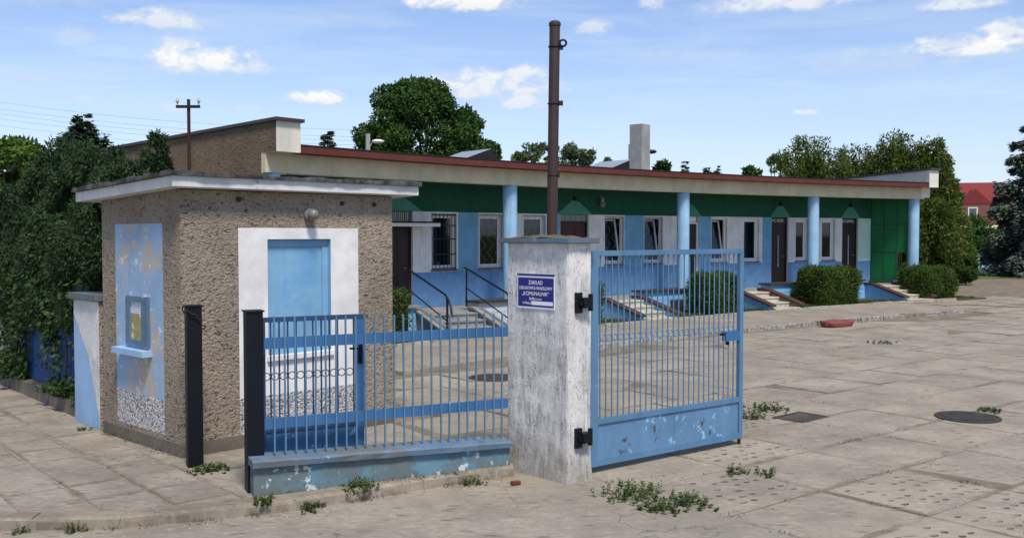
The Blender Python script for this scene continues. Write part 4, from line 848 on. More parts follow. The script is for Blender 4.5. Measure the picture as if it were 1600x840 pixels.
sgtext('ZAKŁAD', 1.747, .052, .88); sgtext('USŁUGOWO-HANDLOWY', 1.700, .042, .82); sgtext('„KOMUNALNIK”', 1.647, .050, .92); sgtext('Spółka z o.o.', 1.607, .036, .88); sgtext('w Reczu', 1.567, .036, .88, s=.545, al='LEFT')
b = MB(); sslab(b, .170, .432, 1.562, 1.597, .0115, .0145); b.build('white_strip', MT['sign_white'], SG)
# main gate leaf
G0 = (.72, 8.81); GD = (.7954, .6060); GN = (-.6060, .7954)
GT = empty('yard_gate', (G0[0] + GD[0] * 1.05, G0[1] + GD[1] * 1.05, .06), 0, 'wide blue steel gate leaf with vertical bars and a rust-spotted bottom panel, swung open', 'gate')
def gs(b, s0, s1, z0, z1, th=.045, mi=0, o=0): b.slab(G0, GD, GN, s0, s1, o - th / 2, o + th / 2, z0, z1, mi)
for args, nm in (((-.02, .075, .065, 2.05), 'hinge_stile'), ((2.062, 2.118, .065, 2.05), 'closing_stile'), ((.075, 2.062, 2.0, 2.05), 'top_rail'), ((.075, 2.062, .452, .502), 'middle_rail'), ((.075, 2.062, .066, .130), 'bottom_rail')):
    b = MB(); gs(b, *args, .046 if 'stile' in nm else .042); b.build(nm, MT['gate_blue'], GT, bevel=.003)
b = MB(); gs(b, .075, 2.062, .130, .452, .008); gs(b, 1.10, 1.125, .131, .451, .016); b.build('bottom_panel', MT['panel_blue'], GT)
ns = 26
for i in range(ns):
    s = .115 + i * .0748 + RND.uniform(-.0015, .0015); b = MB()
    P = (G0[0] + s * GD[0], G0[1] + s * GD[1]); b.tube([(P[0], P[1], .502), (P[0] + RND.uniform(-.003, .003), P[1], 1.3), (P[0], P[1], 2.0)], .0068, 6, cap=False); b.build('bar', MT['gate_blue'], GT)
    s2 = s - .0374 if i else s - .034; c = (G0[0] + s2 * GD[0], G0[1] + s2 * GD[1], 1.247 - .012 * s); b = MB(); b.ring(c, (GN[0], GN[1], 0), .030, .0045, 14); b.build('ring', MT['gate_blue'], GT)
b = MB(); gs(b, 1.84, 2.06, 1.10, 1.20, .055); b.build('lock_box', MT['fence_blue'], GT)
b = MB(); gs(b, 1.88, 1.905, 1.06, 1.10, .03); gs(b, 1.78, 1.84, 1.165, 1.185, .02); b.build('latch', MT['black'], GT)
b = MB(); gs(b, 2.075, 2.10, .0, .066, .026); b.build('drop_foot', MT['rust'], GT)
for z0, z1 in ((1.505, 1.685), (.305, .480)):
    b = MB(); b.slab(PP, PN, PDv, .085, .155, -.035, .02, z0, z1); b.slab(PP, PN, PDv, .13, .235, -.075, -.01, (z0 + z1) / 2 - .045, (z0 + z1) / 2 + .045); b.slab(PP, PN, PDv, .10, .26, -.06, -.025, (z0 + z1) / 2 - .02, (z0 + z1) / 2 + .02)
    cx_ = (PP[0] + PN[0] * .245 - PDv[0] * .05, PP[1] + PN[1] * .245 - PDv[1] * .05); b.tube([(cx_[0], cx_[1], (z0 + z1) / 2 - .075), (cx_[0], cx_[1], (z0 + z1) / 2 + .075)], .022, 8)
    b.build('hinge', MT['black'], GT)

# ------------------------------------------------------------------ pole behind the pier and T-shaped line post
PO = empty('steel_pole', (.50, 10.6, 0), 0, 'tall rusty brown steel pipe with clamp and hook rising behind the white pier', 'pole')
b = MB(); b.tube([(.41, 10.6, -.05), (.465, 10.6, 4.47)], .058, 18); b.build('pipe', MT['rust_pole'], PO)
b = MB(); b.tube([(.465, 10.6, 4.46), (.4655, 10.6, 4.49)], .066, 18); b.ball((.4655, 10.6, 4.488), .064, 0, 16, 8, .5); b.build('cap', MT['rust_pole'], PO)
b = MB(); b.box(.512, .555, 10.57, 10.6, 4.20, 4.24); b.ring((.553, 10.57, 4.27), (0, 1, 0), .035, .012, 14); b.ring((.462, 10.6, 4.235), (0, 0, 1), .062, .010, 18); b.build('hook', MT['black_iron'], PO)
b = MB(); b.ring((.455, 10.6, 3.62), (0, 0, 1), .062, .009, 18); b.box(.51, .555, 10.57, 10.61, 3.60, 3.65); b.build('clamp', MT['rust'], PO)
b = MB(); b.ring((.445, 10.6, 2.84), (0, 0, 1), .060, .006, 18); b.box(.50, .52, 10.58, 10.6, 2.82, 2.87); b.build('strap', MT['black_iron'], PO)
TP = empty('line_post', (-4.49, 13.5, 0), 0, 'thin rusty T-shaped steel post with two insulators behind the gatehouse roof', 'post')
b = MB(); b.tube([(-4.49, 13.5, -.05), (-4.49, 13.5, 4.07)], .024, 8); b.build('shaft', MT['rust'], TP)
b = MB(); b.box(-4.655, -4.32, 13.46, 13.477, 3.945, 3.985); b.build('crossarm', MT['black_iron'], TP)
for x in (-4.635, -4.34):
    b = MB(); b.lathe((x, 13.47, 3.985), [(.008, 0), (.008, .03), (.022, .035), (.024, .07), (.014, .085), (.018, .1), (.006, .11)], 8); b.build('insulator', MT['porcelain'], TP)

# ------------------------------------------------------------------ left boundary: stub pier, low wall, sheet fence
SP0, SD_ = (-4.972, 10.946), (.7022, -.712); SN = (.712, .7022)
ST_ = empty('boundary_pier', (SP0[0] + SD_[0] * .35 + SN[0] * .12, SP0[1] + SD_[1] * .35 + SN[1] * .12, .07), 0, 'short masonry pier painted half white half pale blue along a diagonal beside the gatehouse', 'pier')
def sp(s, o, z): return (SP0[0] + s * SD_[0] + o * SN[0], SP0[1] + s * SD_[1] + o * SN[1], z)
b = MB(); w, h, th = .71, 1.47, .26
b.add([sp(0, 0, .0), sp(w, 0, .0), sp(w - .03, 0, .22), sp(.42, 0, .85), sp(.02, 0, 1.30), sp(0, 0, 1.30)], [(0, 1, 2, 3, 4, 5)], 1); b.add([sp(w, 0, 0), sp(w, 0, h), sp(0, 0, h), sp(0, 0, 1.30), sp(.02, 0, 1.30), sp(.42, 0, .85), sp(w - .03, 0, .22)], [(0, 1, 2, 3, 4, 5, 6)], 0)
b.quad(sp(w, 0, 0), sp(w, th, 0), sp(w, th, h), sp(w, 0, h), 2); b.quad(sp(0, th, 0), sp(0, 0, 0), sp(0, 0, h), sp(0, th, h), 1); b.quad(sp(w, th, 0), sp(0, th, 0), sp(0, th, h), sp(w, th, h), 0); b.quad(sp(0, 0, h), sp(w, 0, h), sp(w, th, h), sp(0, th, h), 0)
b.build('shaft', [MT['whitewash_clean'], MT['pale_blue'], MT['dash']], ST_)
b = MB(); b.slab(SP0, SD_, SN, -.04, w + .03, -.045, th + .04, h + .001, h + .075); b.build('cap', MT['coping_blue'], ST_, bevel=.01)
Q0, QD, QN = (-5.0, 11.10), (-.660, .751), (.751, .660)
BW = empty('boundary_wall', (-6.3, 12.6, 0), 0, 'low mossy concrete wall along the pavement under the dark blue sheet fence', 'wall')
s_ = 0.02
while s_ < 8:
    b = MB(); b.slab(Q0, QD, QN, s_, s_ + 1.55, .0 + RND.uniform(-.006, .006), .22, -.05, .245 + RND.uniform(-.012, .012)); b.build('wall_block', MT['lowwall'], BW, bevel=.012); s_ += 1.57
SF = empty('sheet_fence', (Q0[0] + QD[0] * 1.6 + QN[0] * .14, Q0[1] + QD[1] * 1.6 + QN[1] * .14, .25), 0, 'dark blue corrugated metal sheet fence overgrown with vines left of the gatehouse', 'fence')
for k_ in range(4):
    b = MB(); s0 = .02 + k_ * .68; n = 34; vs = []
    for i in range(n + 1):
        s = s0 + .67 * i / n; o = .13 + (.010, .016, .004, -.004)[i % 4] * .9; p = (Q0[0] + s * QD[0] + o * QN[0], Q0[1] + s * QD[1] + o * QN[1]); vs += [(*p, .262), (*p, 1.60)]
    b.add(vs, [(2 * i, 2 * i + 2, 2 * i + 3, 2 * i + 1) for i in range(n)]); b.build('sheet', MT['corr_blue'], SF)
for z in (.5, 1.4):
    b = MB(); b.slab(Q0, QD, QN, 0, 2.75, .16, .20, z, z + .05); b.build('rail', MT['black_iron'], SF)
PF = empty('plank_fence', (Q0[0] + QD[0] * 4.2 + QN[0] * .14, Q0[1] + QD[1] * 4.2 + QN[1] * .14, .25), 0, 'weathered white plank fence at the left picture edge', 'fence')
for i in range(30):
    b = MB(); s0 = 2.80 + i * .125; b.slab(Q0, QD, QN, s0, s0 + .112, .12, .14, .27, 1.52 + RND.uniform(-.015, .015)); b.build('plank', MT['white_board'], PF)

# ------------------------------------------------------------------ covers, grate, trough, brick
def cover(x, y, r, label, grp='manhole covers in the yard'):
    o = empty('manhole_cover', (x, y, gz(y)), RND.uniform(0, 3), label, 'manhole cover', grp)
    b = MB(); b.lathe((0, 0, 0), [(r * .93, -.03), (r * .93, .012), (r * .9, .014)], 28); local_part('lid', b, MT['iron'], o)
    b = MB(); m_ = 36
    for rr0, rr1 in ((r * .95, r * 1.06),):
        vs = [(q * math.cos(2 * math.pi * i / m_), q * math.sin(2 * math.pi * i / m_), z) for q, z in ((rr0, .004), (rr0, .018), (rr1, .016), (rr1, -.03)) for i in range(m_)]
        b.add(vs, [(a * m_ + i, a * m_ + (i + 1) % m_, (a + 1) * m_ + (i + 1) % m_, (a + 1) * m_ + i) for a in range(3) for i in range(m_)])
    local_part('rim', b, MT['iron'], o)
    for i in range(-4, 5):
        xx = i * r * .2; L = math.sqrt(max(0, (r * .86) ** 2 - xx * xx)); b = MB(); b.box(xx - r * .055, xx + r * .055, -L, L, .0135, .024); local_part('rib', b, MT['iron'], o)
    return o
cover(5.48, 11.56, .35, 'round ribbed iron manhole cover in the concrete yard at right')
cover(-.28, 14.75, .37, 'round iron manhole cover seen through the picket fence')
GR = empty('drain_grate', (3.47, 11.55, 0), ya + .05, 'square rusty drain grate beside the green weeds near the gate end', 'drain grate')
b = MB()
for a in ((-.29, -.26, -.21, .21), (.26, .29, -.21, .21), (-.26, .26, -.21, -.18), (-.26, .26, .18, .21)): b.box(*a, -.03, .014)
local_part('frame', b, MT['iron'], GR)
for i in range(9): b = MB(); y_ = -.16 + i * .04; b.box(-.26, .26, y_ - .009, y_ + .009, -.02, .010); local_part('bar', b, MT['iron'], GR)
b = MB(); b.box(-.262, .262, -.182, .182, -.06, -.005); local_part('pit', b, MT['room'], GR)
RB = empty('red_trough', (7.75, 23.0, gz(23.0)), fhead(7.0), 'faded red boat-shaped trough lying on the yard by the white kerb', 'trough')
b = MB(); m_ = 24; prof = [(.80, 0.0), (.92, .06), (.96, .135), (.94, .15), (.78, .15), (.74, .12), (.70, .05)]
vs = [(q * .50 * math.cos(2 * math.pi * i / m_) * 1.0, q * .26 * math.copysign(abs(math.sin(2 * math.pi * i / m_)) ** .4, math.sin(2 * math.pi * i / m_)), z) for q, z in prof for i in range(m_)]
b.add(vs, [(a * m_ + i, a * m_ + (i + 1) % m_, (a + 1) * m_ + (i + 1) % m_, (a + 1) * m_ + i) for a in range(len(prof) - 1) for i in range(m_)], 0, True); local_part('shell', b, MT['red_plastic'], RB)
b = MB(); b.add([(.36 * math.cos(2 * math.pi * i / m_), .17 * math.sin(2 * math.pi * i / m_), .07) for i in range(m_)], [tuple(range(m_))]); local_part('soil', b, MT['dirt'], RB)
b = MB(); b.box(-.042, .042, -.025, .025, 0, .035); o = b.build('brick_piece', plain('broken_red_brick', (.14, .045, .03), .9, .1, var=.3, scale=30), loc=(0, 0, 0), bevel=.008); o.location = (.03, 8.44, -.004); o.rotation_euler = (.1, .05, .6); tag(o, 'small broken piece of red brick by the foot of the white pier', 'brick')
# ------------------------------------------------------------------ plants
def leaves_mesh(name, P, D, NRM, L, Wd, mat, fold=.25):
    """many small folded diamond leaves: base points P, long axes D, leaf normals NRM, lengths L, widths Wd"""
    n = len(P); D = D / (np.linalg.norm(D, axis=1, keepdims=True) + 1e-9); S = np.cross(D, NRM); S /= (np.linalg.norm(S, axis=1, keepdims=True) + 1e-9); U = np.cross(S, D)
    L = L[:, None]; Wd = Wd[:, None]; v = np.empty((n, 4, 3))
    v[:, 0] = P; v[:, 2] = P + D * L; m = P + D * L * .45; v[:, 1] = m + S * Wd * .5 - U * Wd * fold; v[:, 3] = m - S * Wd * .5 - U * Wd * fold
    me = bpy.data.meshes.new(name); me.vertices.add(n * 4); me.vertices.foreach_set('co', v.reshape(-1).astype(np.float32))
    idx = (np.arange(n)[:, None] * 4 + np.array([0, 1, 2, 0, 2, 3])[None]).reshape(-1).astype(np.int32)
    me.loops.add(n * 6); me.loops.foreach_set('vertex_index', idx); me.polygons.add(n * 2); me.polygons.foreach_set('loop_start', np.arange(0, n * 6, 3, dtype=np.int32)); me.polygons.foreach_set('loop_total', np.full(n * 2, 3, dtype=np.int32))
    me.materials.append(mat); me.update(calc_edges=True); return me
def unit(n, r): 
    v = r.normal(size=(n, 3)); return v / np.linalg.norm(v, axis=1, keepdims=True)
def clump_points(cs, rs, n, r, squash=.85, inner=.55):
    w = np.array(rs) ** 2; k = r.choice(len(cs), size=n, p=w / w.sum()); u = unit(n, r); rad_ = r.uniform(inner, 1.0, size=n) ** .6
    rr = np.array(rs)[k] * rad_; p = np.array(cs)[k] + u * rr[:, None] * np.array([1, 1, squash]); return p, u, k
def obj_mesh(name, me, parent, loc=(0, 0, 0)):
    o = bpy.data.objects.new(name, me); COL.objects.link(o); o.parent = parent; o.location = loc; WL[o.name] = Vector((0, 0, 0)); return o
def broadleaf(name, loc, h, rw, z0, n, leaf, mat, label, nclump=70, seed=1, group=None, bark='bark', rd=None, crown_c=None, lean=0):
    """trunk, limbs and a crown of leaf clumps with gaps; z0 = bottom of crown"""
    r = np.random.default_rng(seed); t = empty(name, loc, 0, label, 'tree', group); rd = rd or rw; hc = h - z0; cs, rs = [], []
    for i in range(nclump):
        u = unit(1, r)[0]; k = r.uniform(.35, 1.0) ** .5; zz = z0 + hc * .5 + u[2] * hc * .47 * k; f = 1.0 - .25 * max(0, (zz - z0) / hc - .55) / .45
        rr = r.uniform(.10, .24) * min(rw, hc * .6); cs.append([u[0] * (rw - rr) * k * f + lean * (zz - z0), u[1] * (rd - rr) * k * f, min(zz, h - rr * .8)]); rs.append(rr)
    for i in range(max(6, nclump // 6)):
        a = r.uniform(0, 2 * math.pi); k = r.uniform(0, .75); rr = r.uniform(.12, .2) * min(rw, hc * .6); cs.append([math.cos(a) * rw * k * .7 + lean * hc, math.sin(a) * rd * k * .7, h - rr - hc * .16 * k * r.uniform(.2, 1.2)]); rs.append(rr)
    p, u, k = clump_points(cs, rs, n, r); d = u * .5 + unit(n, r) * .8 + np.array([0, 0, -.15]); nr = u + unit(n, r) * .7 + np.array([0, 0, .5])
    obj_mesh('crown', leaves_mesh('crown', p, d, nr, r.uniform(.7, 1.3, n) * leaf, r.uniform(.6, .9, n) * leaf * .85, mat), t)
    b = MB(); b.tube([(0, 0, -.2), (.05, 0, z0 * .6), (0, .05, z0 + hc * .35)], [h * .028, h * .022, h * .012], 8); obj = b.build('trunk', MT[bark], t, local=True)
    for i in np.argsort(-np.array(rs))[:12]:
        b = MB(); c = cs[i]; q = (c[0] * .35, c[1] * .35, z0 + (c[2] - z0) * .35); b.tube([(0, .02, min(z0 + hc * .15, c[2] * .8)), q, tuple(c)], [h * .009, h * .006, h * .003], 5); b.build('limb', MT[bark], t, local=True)
    return t
def conifer(name, loc, h, rw, n, mat, label, seed=1, group=None, whorls=16, leaf=.12, z0=.05, droop=.25, cat='tree', jit=.55, base_pow=.85, zn=.06):
    """layered spruce: whorls of drooping boughs carrying hanging needle sprays"""
    r = np.random.default_rng(seed); t = empty(name, loc, 0, label, cat, group); P = []; D = []; NN = []; b = MB(); br = MB()
    b.tube([(0, 0, -.2), (0, 0, h * .97)], [h * .018, h * .003], 7); b.build('trunk', MT['bark'], t, local=True); tot = 0; bo = []
    for w in range(whorls):
        f = (w + r.uniform(-.2, .2)) / whorls; z = h * (z0 + (1 - z0) * f); R = rw * max(.05, (1 - f)) ** base_pow * r.uniform(.8, 1.1)
        for k in range(7): bo.append((z + r.uniform(-jit, jit) * h / whorls, R * r.uniform(.75, 1.1), 2 * math.pi * (k + r.uniform(-.3, .3)) / 7 + w * 1.3))
    W_ = np.array([x[1] ** 1.05 for x in bo]); cnt = np.maximum(28 if n > 4000 else 10, (n * W_ / W_.sum()).astype(int))
    for (z, R, a), c in zip(bo, cnt):
        s = r.uniform(.12, 1.0, c) ** .8; dx, dy = math.cos(a), math.sin(a); side = r.normal(0, .26, c) * R * (1.08 - s) * .9; up = -droop * R * s ** 1.3 + .28 * droop * R * np.maximum(0, s - .6) * 2
        x = dx * R * s - dy * side; y = dy * R * s + dx * side; zz = z + up + r.normal(0, zn, c) * R - np.abs(side) * .15
        P.append(np.stack([x, y, zz], 1)); d = np.stack([dx * .8 - dy * np.sign(side) * .7, dy * .8 + dx * np.sign(side) * .7, np.full(c, -.35)], 1) + unit(c, r) * .45; D.append(d); NN.append(np.tile([0, 0, 1.0], (c, 1)) + unit(c, r) * .6)
        br.tube([(0, 0, z), (dx * R * .6, dy * R * .6, z - droop * R * .45), (dx * R * .95, dy * R * .95, z - droop * R * .75)], [h * .004, h * .0025, .003], 4, cap=False)
    P, D, NN = np.concatenate(P), np.concatenate(D), np.concatenate(NN); m_ = len(P)
    obj_mesh('crown', leaves_mesh('crown', P, D, NN, r.uniform(.7, 1.3, m_) * leaf, r.uniform(.35, .6, m_) * leaf, mat), t); br.build('boughs', MT['bark'], t, local=True); return t
def thuja(name, loc, h, rw, n, mat, label, seed=1, group=None, leaf=.09, z0=.0, shape=.7, nclump=90, cat='tree', rd=None, spiky=.0, overhang=None):
    """dense upright evergreen of overlapping drooping fans"""
    r = np.random.default_rng(seed); t = empty(name, loc, 0, label, cat, group); rd = rd or rw; cs, rs = [], []
    for i in range(nclump):
        f = r.uniform(0, 1) ** .85; z = z0 + (h - z0) * f; R = (1 - f ** 1.6) ** shape; a = r.uniform(0, 2 * math.pi); k = r.uniform(.45, 1) ** .5; rr = r.uniform(.16, .30) * rw * (1.15 - .7 * f)
        cs.append([math.cos(a) * (rw * R * k), math.sin(a) * (rd * R * k), min(z, h - rr * .7)]); rs.append(rr)
    for q in range(int(spiky)):                                     # leaders that stick out of the top
        a = r.uniform(0, 2 * math.pi); k = r.uniform(0, .6); hh = h * r.uniform(.9, 1.06) * (1 - .18 * k)
        for s in range(9): cs.append([math.cos(a) * rw * k * (1 - .02 * s) + r.normal(0, .03) * rw, math.sin(a) * rd * k, hh - s * .13 * rw]); rs.append(rw * (.05 + .03 * s))
    p, u, k = clump_points(cs, rs, n, r, 1.25, .5); out_ = p * np.array([1, 1, 0]); out_ /= (np.linalg.norm(out_, axis=1, keepdims=True) + 1e-6)
    d = out_ * .7 + unit(n, r) * .55 + np.array([0, 0, 1]) * r.choice([-.6, .7], size=(n, 1), p=[.55, .45]); nr = u + unit(n, r) * .5
    obj_mesh('crown', leaves_mesh('crown', p, d, nr, r.uniform(.7, 1.4, n) * leaf, r.uniform(.3, .5, n) * leaf, mat), t)
    b = MB(); b.tube([(0, 0, -.1), (0, 0, h * .85)], [h * .022, h * .004], 7); b.build('trunk', MT['bark'], t, local=True); return t
# --- evergreens overhanging the sheet fence
def qp(s, o, z=0): return (Q0[0] + s * QD[0] + o * QN[0], Q0[1] + s * QD[1] + o * QN[1], z)
G_ = 'evergreens behind the sheet fence'
thuja('thuja_tree', qp(.55, .75), 3.05, .85, 46000, MT['thuja'], 'dark evergreen rising directly behind the left corner of the gatehouse roof', 3, G_, .058, 1.25, .5, 130)
thuja('thuja_tree', qp(1.75, .85), 3.25, .95, 46000, MT['thuja'], 'dark evergreen over the sheet fence, just left of the boundary pier', 4, G_, .060, 1.2, .5, 130)
thuja('thuja_tree', qp(3.15, .9), 3.55, 1.0, 42000, MT['thuja'], 'dark evergreen over the middle of the blue sheet fence', 5, G_, .062, 1.15, .5, 130)
thuja('thuja_tree', qp(4.9, 1.2), 3.4, 1.05, 14000, MT['thuja'], 'dark evergreen farthest back in the row over the fence', 6, G_, .09, .5, .55, 110)
thuja('thuja_tree', qp(4.35, .5), 2.9, .85, 34000, MT['thuja'], 'dark evergreen above the white plank fence at the left picture edge', 13, G_, .062, 1.15, .45, 120)
thuja('juniper_bush', (-6.25, 15.4, 0), 3.55, .62, 14000, MT['juniper'], 'olive green juniper with feathery tip behind the left end of the gatehouse roof', 7, 'junipers behind the gatehouse', .085, .3, .8, 70, 'shrub', spiky=5)
thuja('juniper_bush', (-5.38, 14.7, 0), 3.72, .58, 15000, MT['juniper'], 'juniper with a nodding pointed tip nearest the T-shaped post', 8, 'junipers behind the gatehouse', .085, .3, .9, 60, 'shrub', spiky=4)
thuja('juniper_bush', (-7.0, 16.8, 0), 3.45, .8, 10000, MT['juniper'], 'juniper half hidden by the dark evergreens left of the gatehouse roof', 9, 'junipers behind the gatehouse', .09, .3, .8, 60, 'shrub', spiky=3)
conifer('spruce_tree', (-10.6, 24, 0), 5.2, 2.1, 22000, MT['spruce_dark'], 'small dark spruce standing above the evergreens at left', 10, 'spruces behind the yard', 20, .15, .3, -.25, zn=.16)
broadleaf('lime_tree', (-11.6, 22.5, 0), 4.5, 1.25, 1.8, 9000, .13, MT['lightleaf'], 'bright green leafy tree at the far left edge', 45, 11)
broadleaf('bushy_tree', (-9.2, 20.5, 0), 4.15, .62, 1.5, 5000, .10, MT['maple'], 'dark leafy tree top between the bright tree and the small spruce', 30, 12)
# vines on the sheet fence
VI = empty('vine', qp(1.0, .08, .25), 0, 'leafy vine climbing the dark blue sheet fence', 'climbing plant'); r = np.random.default_rng(21); P = []; D = []
for k_ in range(22):
    s = r.uniform(.15, 2.9); z = 1.62; L = r.uniform(.3, 1.35) * (1.0 if s < 1.6 else .55); pts_ = []
    for i in range(8): f = i / 7; s += r.normal(0, .035); pts_.append((Q0[0] + s * QD[0] + .085 * QN[0], Q0[1] + s * QD[1] + .085 * QN[1], z - L * f))
    b = MB(); b.tube(pts_, .005, 4); b.build('stem', MT['twig_and_core'], VI)
    for p in pts_:
        for q in range(11): P.append(np.array(p) + r.normal(0, .06, 3) + np.array([QN[0], QN[1], 0]) * -.05)
for q in range(700):
    s = r.uniform(2.3, 3.6); P.append(np.array(qp(s, .02 + r.normal(0, .05), .3 + r.uniform(0, .9) ** 1.3)))
P = np.array(P) - np.array(VI.location); n = len(P); D = unit(n, r) * .7 + np.array([-QN[0] * .4, -QN[1] * .4, -.6]); NR = np.tile([-QN[0], -QN[1], .4], (n, 1)) + unit(n, r) * .5
obj_mesh('foliage', leaves_mesh('foliage', P, D, NR, r.uniform(.05, .10, n), r.uniform(.05, .085, n), MT['ivy']), VI)
def fern(x, y, z, R, n, label, seed, mat='ivy', leaf=.05, h=.25, cat='plant', name='weed_clump', group=None):
    """a clump of short leafy stems"""
    r = np.random.default_rng(seed); per = 16; ns = max(3, n // per); c = r.normal(0, R * .42, (ns, 2)); hs = h * r.uniform(.35, 1.0, ns) * np.exp(-(c ** 2).sum(1) / (R * R) * .6); lean = c / R * .35 + r.normal(0, .12, (ns, 2))
    k = np.repeat(np.arange(ns), per); m_ = len(k); f = r.uniform(.02, 1, m_); P = np.zeros((m_, 3)); P[:, :2] = c[k] + lean[k] * (f * hs[k])[:, None]; P[:, 2] = f * hs[k]; a = r.uniform(0, 6.283, m_)
    D = np.stack([np.cos(a), np.sin(a), r.uniform(.1, 1.1, m_)], 1); NR = np.stack([-np.cos(a) * .4, -np.sin(a) * .4, np.ones(m_)], 1) + unit(m_, r) * .35
    me = leaves_mesh(name, P, D, NR, r.uniform(.6, 1.3, m_) * leaf * (1.15 - .5 * f), r.uniform(.35, .6, m_) * leaf, MT[mat])
    o = bpy.data.objects.new(name, me); COL.objects.link(o); o.location = (x, y, z); return tag(o, label, cat, group)
x, y, z = qp(.62, .06, .24); fern(x, y, z, .22, 420, 'dark leafy plant on the low concrete wall under the sheet fence, nearest the boundary pier', 31, 'ivy', .075, .28)
x, y, z = qp(1.15, .06, .24); fern(x, y, z, .16, 260, 'leafy tuft on the low concrete wall, left of the larger plant', 32, 'ivy', .065, .2)
x, y, z = qp(2.7, .02, .22); fern(x, y, z, .26, 520, 'bushy green plant where the sheet fence meets the white planks', 33, 'ivy', .08, .55)
# --- clipped box hedges along the building
def hedge(t0, t1, o0, o1, z1, label, seed, n=16000):
    r = np.random.default_rng(seed); tm, om = (t0 + t1) / 2, (o0 + o1) / 2; x, y = fac(tm, om); w, d = (t1 - t0) / 2, (o1 - o0) / 2; g = gz(y); h = z1
    H = empty('box_hedge', (x, y, g), fhead(tm), label, 'hedge', 'clipped box hedges along the building'); b = MB(); b.box(-w + .08, w - .08, -d + .08, d - .08, .0, h - .08); b.build('dark_core', MT['twig_and_core'], H, local=True)  # added solid block, dark colour standing for the shaded inside of the hedge
    u = r.uniform(-1, 1, (n, 3)); ax = r.choice(3, n, p=[.28, .42, .30]); sg = r.choice([-1, 1], n); sg[ax == 2] = 1; u[np.arange(n), ax] = sg
    rr = (np.abs(u) ** 5).sum(1) ** (1 / 5); u = u / rr[:, None]; nz = r.normal(0, .045, n); bump = .06 * np.sin(u[:, 0] * 5 + seed) * np.sin(u[:, 1] * 4 + seed * 2 + u[:, 2] * 3.1)
    P = np.stack([u[:, 0] * (w + bump + nz), u[:, 1] * (d + bump + nz), h / 2 + u[:, 2] * (h / 2 + bump * .8 + nz)], 1); nr = u + unit(n, r) * .6; D = unit(n, r) + u * .7 + np.array([0, 0, .3])
    P[:, 2] = np.maximum(P[:, 2], .02)
    obj_mesh('foliage', leaves_mesh('foliage', P, D, nr, r.uniform(.035, .075, n), r.uniform(.02, .04, n), MT['box']), H); return H
hedge(-4.0, -2.78, 1.7, 2.6, 1.05, 'clipped hedge behind the right edge of the gatehouse', 41, 5000)
hedge(1.75, 2.97, 2.0, 2.95, 1.02, 'clipped hedge beside the gate hinges, between the pier and the bars', 42, 7000)
hedge(7.30, 8.50, 1.9, 2.85, 1.06, 'clipped hedge seen through the right half of the gate bars', 43)
hedge(12.15, 13.80, 1.6, 2.75, 1.08, 'broad clipped hedge between the two toilet doors', 44, 20000)
hedge(16.85, 18.25, 1.6, 2.75, .98, 'clipped hedge at the far right end below the last column', 45, 20000)
# --- trees behind the building
broadleaf('maple_tree', (-4.6, 50, 0), 10.3, 3.75, 3.6, 60000, .19, MT['maple'], 'large round dark green maple rising behind the roof', 110, 51)
conifer('spruce_tree', (-11.4, 60, 0), 8.7, 2.2, 7000, MT['spruce_dark'], 'tiny pointed spruce left of the big maple', 52, 'spruces behind the yard', 18, .26, .3, -.1, zn=.12)
G2 = 'birches behind the roof'
for i, (x, y, h, rw, lab, mt) in enumerate([(-1.15, 52, 7.2, .95, 'small tree peeking out at the right foot of the big maple', 'maple'), (.35, 60, 7.3, .9, 'lower light tree behind the roof light, left of the steel pole', 'birch'), (1.35, 62, 8.2, 1.35, 'airy birch just left of the steel pole', 'birch'), (2.55, 62, 7.9, .8, 'thin birch hidden partly by the steel pole', 'birch'), (3.75, 62, 8.1, 1.25, 'airy birch just right of the steel pole', 'birch'), (4.75, 62, 7.7, .85, 'slender birch right of the pole, outermost of the group', 'birch'), (6.1, 62, 7.0, .5, 'wispy sapling top above the roof light near the chimney', 'birch')]):
    broadleaf('birch_tree' if mt == 'birch' else 'leafy_tree', (x, y, 0), h, rw, 3.4, 2600, .22, MT[mt], lab, 34, 60 + i, G2 if mt == 'birch' else None, 'bark_pale' if mt == 'birch' else 'bark')
broadleaf('leafy_tree', (8.55, 55, 0), 6.45, .85, 2.5, 2200, .22, MT['maple'], 'small round tree just right of the chimney', 26, 71)
for i, (x, y, h, lab) in enumerate([(10.7, 60, 6.75, 'tiny spruce tip right of the chimney, over the middle of the roof'), (12.05, 60, 6.45, 'tiny spruce tip, darkest of the three in a row'), (12.7, 62, 6.3, 'thin spruce tip in the middle of the three in a row'), (13.1, 62, 6.6, 'thin pale spruce tip, rightmost of the three in a row')]):
    conifer('spruce_tree', (x, y, 0), h, 1.3, 3500, MT['spruce_dark'], lab, 80 + i, 'spruces behind the yard', 18, .22, .3, -.1, zn=.12)
broadleaf('leafy_tree', (14.2, 58, 0), 6.25, 1.15, 2.5, 3000, .22, MT['maple'], 'low rounded tree left of the pale birch near the roof end', 30, 91)
broadleaf('birch_tree', (15.4, 57, 0), 6.95, .9, 2.2, 3000, .18, MT['birch'], 'pale birch beside the olive evergreens at the roof end', 34, 92, G2, 'bark_pale')
